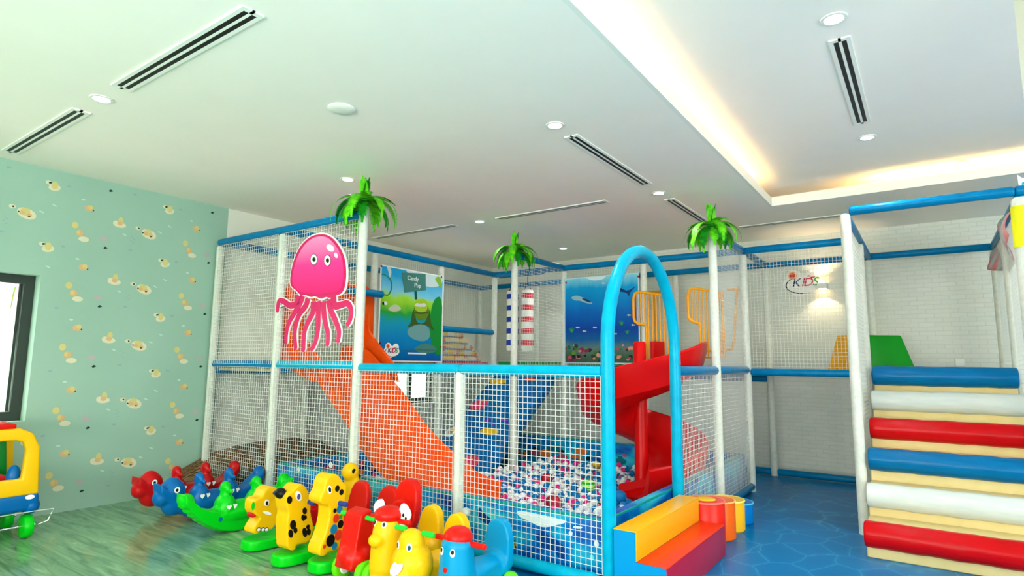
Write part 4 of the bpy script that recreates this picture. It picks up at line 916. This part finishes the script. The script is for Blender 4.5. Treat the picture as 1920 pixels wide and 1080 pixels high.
# wall sign and sconce on the brick wall
sg = thing('kids_sign', 'round-edged white KIDS sign with a black swoosh on the brick wall', 'sign')
q = onY(1505, 532, YB-.01); logo(sg, (q.x, YB-.008, q.z), (1, 0, 0), (0, 0, 1), (0, -1, 0), .46, sg)
fin2 = Vector((q.x, YB-.01, q.z))
for ch in sg.children: ch.matrix_parent_inverse = Matrix.Translation(-fin2)
sg.location = fin2
q = onY(1542, 536, YB-.05)
t = thing('wall_lamp', 'white box wall lamp throwing warm light up and down beside the KIDS sign', 'wall lamp', loc=(q.x, YB-.05, q.z))
MB().box((-.055, -.045, -.035), (.055, .048, .035)).build('lamp_body', M_white, t, bevel=.006)
MB().box((-.04, -.03, .0352), (.04, .03, .038)).build('lamp_glass', M_led, t, smooth=False); MB().box((-.04, -.03, -.038), (.04, .03, -.0352)).build('lamp_glass', M_led, t, smooth=False)
for s in (1, -1):
    l = bpy.data.lights.new('wall_lamp_beam', 'SPOT'); l.energy = 5; l.spot_size = radians(110); l.spot_blend = .35; l.color = (1, .78, .5); l.shadow_soft_size = .015
    o = bpy.data.objects.new('wall_lamp_beam', l); COL.objects.link(o); o.location = (q.x, YB-.13, q.z+s*.05); o.rotation_euler = (0 if s < 0 else pi, 0, 0)
tag(MB().box((onY(1800, 680, YB).x-.04, YB-.012, onY(1800, 680, YB).z-.04), (onY(1800, 680, YB).x+.04, YB-.001, onY(1800, 680, YB).z+.04)).build('wall_socket', M_wht, bevel=.003), 'small white wall socket just above the blue top step roll', 'socket')
# hanging printed cloth and the board above the right rail
b = MB(); n1, n2 = 16, 10; vs = []; 
for i in range(n1+1):
    u = i/n1; y = Y2+.35+1.75*u; dp = .16+.26*sin(pi*(u*.9+.1))**2+.05*sin(9*u)
    for j in range(n2+1): v = j/n2; vs.append((g-.02-.05*sin(v*2.5+u*6)-.03*sin(u*17)*v, y, ZR-.03-dp*v))
fs = [(i*(n2+1)+j, i*(n2+1)+j+1, (i+1)*(n2+1)+j+1, (i+1)*(n2+1)+j) for i in range(n1) for j in range(n2)]
M_cloth = noisy('sea_cloth_print', [(.3, (120, 150, 160)), (.45, (190, 205, 205)), (.55, (214, 150, 160)), (.7, (230, 120, 70))], 5, rough=.7)
o = b.add(vs, fs).build('hanging_cloth', M_cloth); sm = o.modifiers.new('t', 'SOLIDIFY'); sm.thickness = .004
tag(o, 'printed pink and grey cloth hanging from the rail beside the right posts', 'banner')
t = thing('top_board', 'small white and cyan printed board standing on the right top rail', 'board')
qq = [onY(x, y, Y2) for x, y in ((1911, 355), (1907, 328), (1916, 334), (1935, 335), (1935, 350))]
rel(MB().slab([(q.x, Y2, max(q.z, ZR+.075)) for q in qq], (0, 1, 0), .012).build('board', M_wht, smooth=False), t)
for k in range(3):
    q = onY(1916+4*k, 348-4*k, Y2); rel(MB().slab([(q.x, Y2-.008, q.z), (q.x+.05, Y2-.008, q.z+.02), (q.x+.06, Y2-.008, q.z+.035), (q.x, Y2-.008, q.z+.02)], (0, 1, 0), .002).build('stripe', M_cyan, smooth=False), t)
fin(t, (qq[0].x, Y2, ZR+.075))
# ------------------------------------------------------------------ woven mound by the left wall
M_wick = mat('brown_weave', (132, 104, 70), .7); nt, N, L, B = nodes(M_wick)
tc = N.new('ShaderNodeTexCoord'); ck = N.new('ShaderNodeTexBrick'); mp = N.new('ShaderNodeMapping'); mp.inputs['Rotation'].default_value = (radians(90), 0, radians(90)); ck.inputs['Scale'].default_value = 1; ck.inputs['Brick Width'].default_value = .05; ck.inputs['Row Height'].default_value = .02; ck.inputs['Mortar Size'].default_value = .003
ck.inputs['Color1'].default_value = (*lin((156, 124, 84)), 1); ck.inputs['Color2'].default_value = (*lin((116, 88, 58)), 1); ck.inputs['Mortar'].default_value = (*lin((60, 44, 28)), 1)
L.new(tc.outputs['Object'], mp.inputs[0]); L.new(mp.outputs[0], ck.inputs[0]); L.new(ck.outputs[0], B.inputs['Base Color'])
b = MB(); prf = [(3.02, .17), (3.10, .23), (3.24, .29), (3.38, .35), (3.64, .395), (3.95, .415), (4.36, .41), (4.66, .36), (4.80, .25)]
n = len(prf); vs = []
for (y, z) in prf:
    zb = .0 if 3.3 < y < 4.7 else .10
    for (x, f_) in ((XL+.02, 1), (XL+.10, 1), (XL+.30, .86), (XL+.42, .55), (XL+.44, .0), (XL+.02, 0)): vs.append((x if y > 3.3 else XL+.02+(x-XL-.02)*.4, y, zb+(z-zb)*f_))
k = 6; fs = [(i*k+j, i*k+(j+1) % k, (i+1)*k+(j+1) % k, (i+1)*k+j) for i in range(n-1) for j in range(k)]+[tuple(range(k)), tuple((n-1)*k+j for j in range(k-1, -1, -1))]
tag(b.add(vs, fs).build('woven_lounger', M_wick), 'low brown woven curved seat lying along the wall behind the left net', 'seat')
# ------------------------------------------------------------------ toys
def px(x, y, X): q = onX(x, y, X); return q.y, q.z
def slabX(b, P, X, th, n=1):
    b.slab(smooth_outline([(X, y, z) for y, z in P], n), (1, 0, 0), th); return b
def spot(t, X, y, z, r, m_, name='spot', rz=None, ang=0):
    rel(MB().slab(disc((X, y, z), (1, 0, 0), r, rz or r, 18, ang=ang), (1, 0, 0), .003).build(name, m_, smooth=False), t)
def heart(t, X, y, z, s):
    P = []
    for k in range(24):
        a_ = 2*pi*k/24; P.append((X, y+s*.075*sin(a_)**3, z+s*.075*(13*cos(a_)-5*cos(2*a_)-2*cos(3*a_)-cos(4*a_))/16))
    rel(MB().slab(P, (1, 0, 0), .003).build('heart_sticker', M_wht, smooth=False), t)
def hitx(o, y, z):   # outer surface of a moulded body on its +X side
    ok, loc, nr, ix = o.ray_cast(Vector((5, y, z)), Vector((-1, 0, 0))); return loc.x if ok else None
def seesaw(X, yc, m_, lab, head):
    t = thing('rocking_seesaw', lab, 'rocking toy', 'three dinosaur shaped rocking seesaws'); b = MB(); N_ = 20
    top = []; bot = []
    for k in range(N_+1):
        s = -1+2*k/N_; bot.append((yc+.50*s, .002+.255*s*s*(1 if abs(s) < .9 else 1.05)))
    for k in range(N_+1):
        s = -1+2*k/N_; top.append((yc+.50*s, .155+.13*s*s+.06*max(0, abs(s)-.7)*3))
    P = bot+top[::-1]; b.slab([(X, y, z) for y, z in P], (1, 0, 0), .15)
    for s_ in (-1, 1): pass
    for y in (-.12, .17):   # seat humps with grip posts
        b.ell((X, yc+y, .19), (.095, .085, .10)); b.tube([(X, yc+y, .2), (X, yc+y-.005, .31)], .042, 12); b.ell((X, yc+y-.005, .335), (.05, .042, .045)); b.tube([(X-.09, yc+y, .31), (X+.09, yc+y, .31)], .017, 8)
    b.ell((X, yc, .14), (.105, .30, .085))
    if head:
        b.ell((X, yc-.37, .26), (.085, .115, .10)); b.ell((X, yc-.455, .225), (.07, .075, .07), rot=Matrix.Rotation(.5, 3, 'X')); b.ell((X, yc-.34, .17), (.08, .12, .10)); b.ell((X, yc-.37, .32), (.05, .07, .05)); b.ell((X, yc+.48, .30), (.05, .06, .06))
    else:
        b.ell((X, yc-.46, .285), (.07, .06, .05)); b.ell((X, yc+.45, .30), (.05, .06, .07))
    for k in range(9):  # jagged ridge under the front
        s = -.98+.085*k; b.ell((X, yc+.5*s, .005+.255*s*s), (.06, .022, .018))
    o = b.blob('body', m_, t, .009, 5)
    for y in (-.12, .17):
        for dd in (-.02, .035):
            hx_ = hitx(o, yc+y+dd, .20); heart(t, (hx_ or X+.1)+.003, yc+y+dd, .20, .28)
    if head:
        for sg_ in (1,):
            hx_ = hitx(o, yc-.37, .28) or X+.08
            spot(t, hx_+.003, yc-.37, .28, .024, M_wht, 'eye'); spot(t, hx_+.006, yc-.372, .28, .012, M_black, 'pupil')
    else:
        hx_ = hitx(o, yc-.20, .12) or X+.08; spot(t, hx_+.002, yc-.20, .12, .017, M_toyblue, 'plug')
    fin(t, (X, yc, 0)); t.scale = (1, .88, 1); return t
bpy.context.view_layer.update()
seesaw(-5.46, 2.82, M_dred, 'red rocking seesaw with an eyed head, farthest left of the toy row', True)
seesaw(-5.02, 2.79, M_toyblue, 'blue rocking seesaw with an eyed head, between the red and green ones', True)
seesaw(-4.50, 2.72, M_green, 'bright green rocking seesaw with a blue plug on its side', False)
def rocker(X, outline, th, lab, yb0=2.42, yb1=3.09, seatm=M_toyred, sw=.13, name='rocking_animal', vox=.007):
    t = thing(name, lab, 'rocking toy', 'rocking animals on green runners')
    b = MB(); ym_ = (yb0+yb1)/2; b.slab(smooth_outline([(X-.10, yb0+.05, .042), (X, yb0, .042), (X+.10, yb0+.05, .042), (X+.115, ym_, .042), (X+.105, yb1, .042), (X-.105, yb1, .042), (X-.115, ym_, .042)], 3), (0, 0, 1), .07); b.ell((X, ym_+.04, .055), (.10, (yb1-yb0)/2-.08, .05))
    b.blob('runner_base', M_green, t, .008, 8)
    ym = max(y for y, z in outline); outline = [(ym-(ym-y)*.74, z) for y, z in outline]
    b = MB(); slabX(b, outline, X, th); o = b.blob('animal_body', M_yel, t, vox, 4)
    s_ = MB(); s_.box((X-.08, 2.74, .07), (X+.08, 3.00, .20)); s_.ell((X, 2.87, .20), (.085, .14, .03)); s_.blob('seat', seatm, t, .009, 4)
    s_ = MB(); s_.slab(smooth_outline([(X-.10, 3.03, .12), (X+.10, 3.03, .12), (X+.105, 3.06, .32), (X+.06, 3.08, .43), (X-.06, 3.08, .43), (X-.105, 3.06, .32)], 2), (0, 1, 0), .045); s_.blob('backrest', seatm, t, .008, 4)
    return t, o
def Zm(L, X, ox=400, oy=840, s=4.5): return [px(ox+a_/s, oy+c_/s, X) for a_, c_ in L]
# elephant
X = -3.95+.08
out = Zm([(540, 345), (470, 322), (400, 355), (362, 425), (330, 440), (300, 438), (262, 480), (262, 550), (300, 592), (350, 600), (300, 650), (245, 735), (300, 752), (350, 702), (460, 702), (520, 655), (545, 600), (560, 430)], X)
t, o = rocker(X-.06, out, .12, 'yellow elephant rocker with curled trunk, leftmost of the yellow toys', seatm=M_dred)
for L_, m_, nm, r_, rz_ in (((450, 462), M_wht, 'eye', .018, .022), ((450, 466), M_black, 'pupil', .009, .015), ((335, 490), M_green, 'trunk_opening', .012, .028), ((455, 548), M_wht, 'tusk', .035, .010)):
    y, z = px(400+L_[0]/4.5, 840+L_[1]/4.5, X); hx_ = hitx(o, y, z) or X; spot(t, hx_+.0015+(.002 if nm == 'pupil' else 0), y, z, r_, m_, nm, rz_, ang=.4 if nm == 'tusk' else 0)
for zx in (380, 418, 448):
    y, z = px(400+zx/4.5, 840+686/4.5, X); hx_ = hitx(o, y, z) or X; spot(t, hx_+.001, y, z, .016, M_black, 'toe_outline', .014); spot(t, hx_+.003, y, z-.002, .012, M_wht, 'toe', .010)
y, z = px(510, 925, X); rel(MB().rod((X-.20, y+.02, z), (X+.06, y+.02, z), .014).build('handlebar', mat('handle_navy', (40, 60, 140), .4)), t)
y, z = px(463, 971, X); rel(MB().ell((X-.06, y+.07, z), (.05, .02, .02)).build('mouth', M_dred), t)
fin(t, (X-.07, 2.75, 0))
# dog
X = -3.5+.08
out = Zm([(545, 405), (590, 385), (630, 355), (680, 310), (740, 318), (795, 390), (815, 480), (812, 560), (850, 650), (835, 740), (800, 800), (700, 825), (650, 830), (640, 888), (552, 880), (545, 800), (538, 700), (545, 600), (560, 570), (535, 520), (525, 440)], X)
t, o = rocker(X-.065, out, .13, 'yellow dog rocker with black spots and a black nose', seatm=M_toyred, yb0=2.36)
for zx, zy, r_, rz_ in ((642, 438, .019, .024), (770, 530, .016, .022), (758, 588, .014, .022), (776, 585, .010, .014), (672, 648, .022, .030), (652, 722, .016, .028), (692, 695, .014, .018), (797, 665, .014, .014), (770, 712, .016, .032), (804, 706, .015, .022)):
    y, z = px(400+zx/4.5, 840+zy/4.5, X); hx_ = hitx(o, y, z) or X; spot(t, hx_+.0015, y, z, r_, M_black, 'spot', rz_, ang=-.3)
y, z = px(400+718/4.5, 840+405/4.5, X); hx_ = hitx(o, y, z) or X; spot(t, hx_+.0015, y, z, .020, M_wht, 'eye', .036, ang=-.5); spot(t, hx_+.004, y, z-.004, .012, mat('iris_violet', (90, 80, 150), .4), 'pupil', .018)
y, z = px(400+568/4.5, 840+382/4.5, X-.08); rel(MB().ell((X-.08, y, z), (.045, .034, .034)).build('nose', M_black), t)
y, z = px(577, 942, X); rel(MB().rod((X-.24, y+.01, z), (X+.06, y+.01, z), .014).build('handlebar', mat('handle_navy', (40, 60, 140), .4)), t)
fin(t, (X-.08, 2.75, 0))
# giraffe
X = -3.2+.07
out = Zm([(880, 285), (950, 222), (1040, 232), (1080, 290), (1120, 300), (1130, 360), (1118, 440), (1100, 520), (1102, 640), (1085, 760), (1062, 862), (930, 892), (882, 942), (808, 930), (822, 860), (882, 760), (922, 640), (935, 540), (925, 495), (860, 502), (812, 470), (822, 425), (862, 380)], X)
t, o = rocker(X-.06, out, .12, 'yellow giraffe rocker with coloured dots down its neck', seatm=M_toyred, yb0=2.42)
for zx, zy, r_, cname in ((1045, 342, .017, 'k'), (1080, 372, .016, 'k'), (1065, 515, .022, 'b'), (1025, 528, .012, 'k'), (1035, 595, .023, 'r'), (1073, 580, .012, 'g'), (1072, 642, .022, 'k'), (1016, 686, .026, 'b'), (1055, 733, .028, 'r'), (988, 780, .032, 'k'), (936, 832, .011, 'r'), (1022, 826, .020, 'b')):
    y, z = px(400+zx/4.5, 840+zy/4.5, X); hx_ = hitx(o, y, z) or X; spot(t, hx_+.0015, y, z, r_, {'k': M_black, 'b': mat('dot_blue', (20, 130, 180), .4), 'r': mat('dot_red', (226, 60, 30), .4), 'g': mat('dot_green', (40, 150, 50), .4)}[cname], 'spot', r_*1.15)
y, z = px(400+980/4.5, 840+352/4.5, X); hx_ = hitx(o, y, z) or X; spot(t, hx_+.0015, y, z, .016, M_wht, 'eye', .026, ang=-.3); spot(t, hx_+.004, y, z, .009, M_black, 'pupil', .017, ang=-.3)
y, z = px(400+1065/4.5, 840+465/4.5, X); rel(MB().rod((X-.22, y, z), (X+.07, y, z), .015).build('handlebar', mat('handle_navy', (40, 60, 140), .4)), t)
fin(t, (X-.06, 2.75, 0))
# a second spotted rocker parked behind the giraffe
t = thing('rocking_animal', 'small yellow spotted animal head peeping out behind the giraffe', 'rocking toy', 'rocking animals on green runners')
X = -3.72
b = MB(); b.ell((X, 3.18, .33), (.08, .05, .15)); b.ell((X+.0, 3.16, .455), (.07, .06, .07)); b.box((X-.07, 3.13, .04), (X+.07, 3.23, .3)); o = b.blob('animal_body', M_yel, t, .009, 5)
for dy_, dz_ in ((-.03, .47), (.03, .42), (.02, .36)):
    hx_ = hitx(o, 3.17+dy_, dz_) or X+.08; spot(t, hx_+.002, 3.17+dy_, dz_, .018, M_black)
rel(MB().box((X-.10, 3.115, .0), (X+.10, 3.235, .045)).build('runner_base', M_green, bevel=.015), t)
fin(t, (X, 3.17, 0))
# ride-on toys with four lime wheels
def wheel(t, X, y, r, wd=.05):
    w_ = thing_part = MB(); w_.lathe((X, y, r), [(r*.80, -wd/2), (r*.96, -wd/2+.006), (r, -wd/4), (r, wd/4), (r*.96, wd/2-.006), (r*.80, wd/2)], 30, 'x'); o = rel(w_.build('wheel', M_lime), t)
    h = MB(); h.lathe((X, y, r), [(r*.5, -wd/2-.004), (r*.52, wd/2+.003), (r*.44, wd/2+.008), (r*.1, wd/2+.009)], 24, 'x'); h = h.build('hub_cap', M_wht); h.parent = o
    return o
def rideon(X, yf, lab, m_, style):
    t = thing('ride_on_toy', lab, 'ride-on toy', 'wheeled ride-on toys'); b = MB(); wdt = .095; r = .072
    if style == 'cyl': b.tube([(X, yf+.10, .06), (X, yf+.10, .12), (X, yf+.10, .36), (X, yf+.105, .385)], [.075, .105, .085, .07], 24); b.ell((X, yf+.10, .09), (.09, .10, .06))
    elif style == 'pig': b.tube([(X, yf+.10, .07), (X, yf+.10, .14), (X, yf+.10, .34), (X, yf+.105, .40)], [.075, .10, .085, .07], 24); b.ell((X-.0, yf+.02, .30), (.05, .05, .04)); b.ell((X, yf+.10, .09), (.09, .10, .06))
    elif style == 'bear': b.ell((X, yf+.10, .22), (.12, .11, .12)); b.ell((X, yf+.09, .33), (.075, .07, .075)); b.ell((X, yf+.03, .17), (.07, .07, .075)); b.box((X-.08, yf+.04, .06), (X+.08, yf+.16, .2))
    else: b.slab([(X, yf, .10), (X, yf+.03, .20), (X, yf+.07, .40), (X, yf+.15, .42), (X, yf+.20, .12), (X, yf+.10, .06)], (1, 0, 0), .15); b.ell((X, yf+.09, .15), (.11, .10, .08))
    b.box((X-.075, yf+.12, .09), (X+.075, yf+.46, .19)); b.ell((X, yf+.30, .19), (.085, .16, .045))
    b.slab(smooth_outline([(X-.08, yf+.46, .10), (X+.08, yf+.46, .10), (X+.095, yf+.47, .26), (X+.07, yf+.48, .38), (X, yf+.485, .42), (X-.07, yf+.48, .38), (X-.095, yf+.47, .26)], 2), (0, 1, 0), .06)
    b.ell((X, yf+.44, .16), (.09, .08, .08))
    o = b.blob('body', m_, t, .008, 6)
    for s in (-1, 1): wheel(t, X+s*.10, yf+.09, r, .045); wheel(t, X+s*.10, yf+.44, r, .045)
    return t, o
def facing(o, x, z):
    ok, loc, nr, ix = o.ray_cast(Vector((x, -5, z)), Vector((0, 1, 0))); return (loc, nr) if ok else (Vector((x, 2.4, z)), Vector((0, -1, 0)))
def face(t, o, x, z, r_, m_, name, rz=None, k=.002):
    loc, nr = facing(o, x, z); rel(MB().slab([p+nr*k for p in disc(loc, nr, r_, rz or r_, 16)], nr, .003).build(name, m_, smooth=False), t)
def grips(t, X, y, z, m_, L_=.17, r=.014):
    for s in (-1, 1): rel(MB().rod((X+s*.06, y, z), (X+s*L_, y, z), r).build('hand_grip', m_), t)
# red
X, yf = -2.89, 2.42
t, o = rideon(X, yf, 'red scooter with green grips and a tall red backrest', M_toyred, 'wedge'); grips(t, X, yf+.11, .375, mat('grip_green', (30, 210, 60), .4), .15)
s_ = MB(); s_.slab(smooth_outline([(X-.10, yf+.50, .2), (X+.10, yf+.50, .2), (X+.11, yf+.53, .42), (X+.06, yf+.55, .53), (X-.06, yf+.55, .53), (X-.11, yf+.53, .42)], 2), (0, 1, 0), .06); s_.blob('backrest', M_toyred, t, .008, 4); fin(t, (X, yf+.25, 0))
# yellow with red cap
X, yf = -2.625, 2.42
t, o = rideon(X, yf, 'tall yellow scooter with red cap and cartoon ear boards, left of the white nosed one', M_yel, 'pig'); grips(t, X, yf+.12, .395, M_toyred, .16)
b = MB(); b.ell((X, yf+.105, .425), (.085, .085, .05)); rel(b.build('cap', M_toyred), t)
for s in (-1, 1):
    rel(MB().slab(smooth_outline([(X+s*.07, yf+.13, .36), (X+s*.10, yf+.13, .36), (X+s*.16, yf+.13, .43), (X+s*.13, yf+.13, .48), (X+s*.08, yf+.13, .50), (X+s*.06, yf+.13, .44)], 2), (0, 1, 0), .012).build('ear_board', M_wht, smooth=False), t)
    for dx, dz, rr in ((.10, .43, .008), (.12, .415, .007)): rel(MB().slab(disc((X+s*dx, yf+.122, dz), (0, 1, 0), rr, rr*1.3, 12), (0, 1, 0), .003).build('ear_mark', M_black, smooth=False), t)
for s in (-1, 1): face(t, o, X+s*.035, .385, .015, M_wht, 'eye', .018); face(t, o, X+s*.035, .385, .008, M_black, 'pupil', .011, .005)
fin(t, (X, yf+.25, 0))
# yellow with white nose
X, yf = -2.365, 2.36
t, o = rideon(X, yf, 'squat yellow scooter with white nose and green grips', M_yel, 'bear'); grips(t, X, yf+.11, .385, mat('grip_green', (30, 210, 60), .4), .145)
face(t, o, X, .225, .038, M_wht, 'nose', .042)
for s in (-1, 1): face(t, o, X+s*.04, .325, .016, M_wht, 'eye', .022); face(t, o, X+s*.04, .323, .009, mat('iris_teal', (20, 80, 90), .4), 'pupil', .013, .005)
fin(t, (X, yf+.25, 0))
# cyan with red cap
X, yf = -2.10, 2.42
t, o = rideon(X, yf, 'light blue scooter with red cap, red nose and red grips, rightmost toy of the row', M_tcyan, 'cyl'); grips(t, X, yf+.12, .36, M_toyred, .17, .015)
b = MB(); b.ell((X, yf+.105, .385), (.078, .078, .058)); rel(b.build('cap', M_toyred), t)
for s in (-1, 1): face(t, o, X+s*.035, .33, .014, M_wht, 'eye', .02); face(t, o, X+s*.035, .335, .008, M_black, 'pupil', .011, .005)
face(t, o, X, .245, .013, M_toyred, 'nose'); fin(t, (X, yf+.25, 0))
# ------------------------------------------------------------------ toy car at the left edge
car = thing('toy_car', 'toddler ride-in car with yellow frame, blue lower body and red roof at the left edge', 'toy car')
CX = -5.42
def C(x, y): q = onX(x, y, CX); return (q.y, q.z)
cy1 = C(76, 900)[0]; ztop = C(45, 803)[1]; zmid = C(60, 925)[1]; zlow = C(60, 958)[1]
L0 = cy1-1.02
for s, X in ((1, CX-.035), (-1, CX-.60)):
    b = MB(); Oo = [(cy1-.0, zmid-.01), (cy1-.02, ztop-.14), (cy1-.07, ztop-.04), (cy1-.15, ztop), (L0+.25, ztop), (L0+.12, ztop-.05), (L0+.05, zmid-.01)]
    Oi = [(cy1-.11, zmid+.11), (cy1-.10, ztop-.16), (cy1-.12, ztop-.10), (cy1-.17, ztop-.085), (L0+.27, ztop-.085), (L0+.20, ztop-.12), (L0+.15, zmid+.11)]
    k = len(Oo); x0_, x1_ = X-.03, X+.03
    vs = [(x0_, y, z) for y, z in Oo]+[(x0_, y, z) for y, z in Oi]+[(x1_, y, z) for y, z in Oo]+[(x1_, y, z) for y, z in Oi]; fs = []
    for i in range(k):
        j = (i+1) % k; fs += [(i, j, k+j, k+i), (2*k+i, 3*k+i, 3*k+j, 2*k+j), (i, 2*k+i, 2*k+j, j), (k+i, k+j, 3*k+j, 3*k+i)]
    b.add(vs, fs); rel(b.build('side_frame', M_yel if s > 0 else M_yel, bevel=.014), car)
b = MB(); b.box((CX-.62, L0, zlow), (CX-.002, cy1+.01, zmid+.0)); rel(b.build('lower_body', M_toyblue, bevel=.03), car)
rel(MB().box((CX-.60, L0+.2, ztop-.005), (CX-.01, cy1-.17, ztop+.035)).build('roof', M_toyred, bevel=.015), car)
rel(MB().box((CX-.44, cy1-.5, zmid-.02), (CX-.16, cy1-.42, zmid+.20)).build('seat_back', mat('car_green', (0, 130, 40), .4), bevel=.02), car)
rel(MB().box((CX-.50, cy1-.42, zmid-.01), (CX-.12, cy1-.16, zmid+.13)).build('dashboard', M_dred, bevel=.02), car)
b = MB(); b.ell((CX-.12, cy1-.13, zmid+.11), (.045, .045, .09)); rel(b.build('side_mirror', M_toyblue), car)
b = MB(); b.tube([(CX-.3+.09*cos(k*pi/12), cy1-.45+.03*sin(k*pi/12), zmid+.10+.08*sin(k*pi/12)) for k in range(24)], .012, 8, closed=True); rel(b.build('steering_wheel', mat('wheel_blue', (40, 50, 180), .4)), car)
rel(MB().slab([(CX-.57, cy1-.08, zmid), (CX-.50, cy1-.08, zmid), (CX-.50, cy1-.12, ztop-.05), (CX-.57, cy1-.12, ztop-.05)], (0, 1, 0), .05).build('pillar', mat('car_green', (0, 130, 40), .4), bevel=.01), car)
for y in (cy1-.035, L0+.10):
    for X in (CX-.08, CX-.50):
        w_ = MB(); w_.lathe((X, y, .085), [(.05, -.035), (.078, -.028), (.085, -.01), (.085, .01), (.078, .028), (.05, .035)], 28, 'y'); rel(w_.build('wheel', M_green), car)
for X in (CX-.08, CX-.50): rel(MB().tube([(X, L0+.1, .085), (X, cy1+.02, .085)], .01, 8).build('axle', M_silver), car)
rel(MB().tube([(CX+.005, L0+.1, zlow-.005), (CX+.01, cy1-.05, zlow), (CX+.03, cy1+.09, zlow), (CX+.03, cy1+.06, .12), (CX+.01, cy1+.01, .10)], .004, 6).build('wire_bracket', M_silver), car)
y, z = C(56, 932); rel(MB().slab(disc((CX+.0005, y, z), (1, 0, 0), .028, .016, 14), (1, 0, 0), .003).build('badge', M_wht, smooth=False), car)
b = MB(); b.ell((CX-.06, cy1-.03, zlow+.03), (.065, .06, .06)); rel(b.build('fender', M_toyblue), car)
fin(car, (CX-.3, cy1-.5, 0))
bpy.context.view_layer.update()
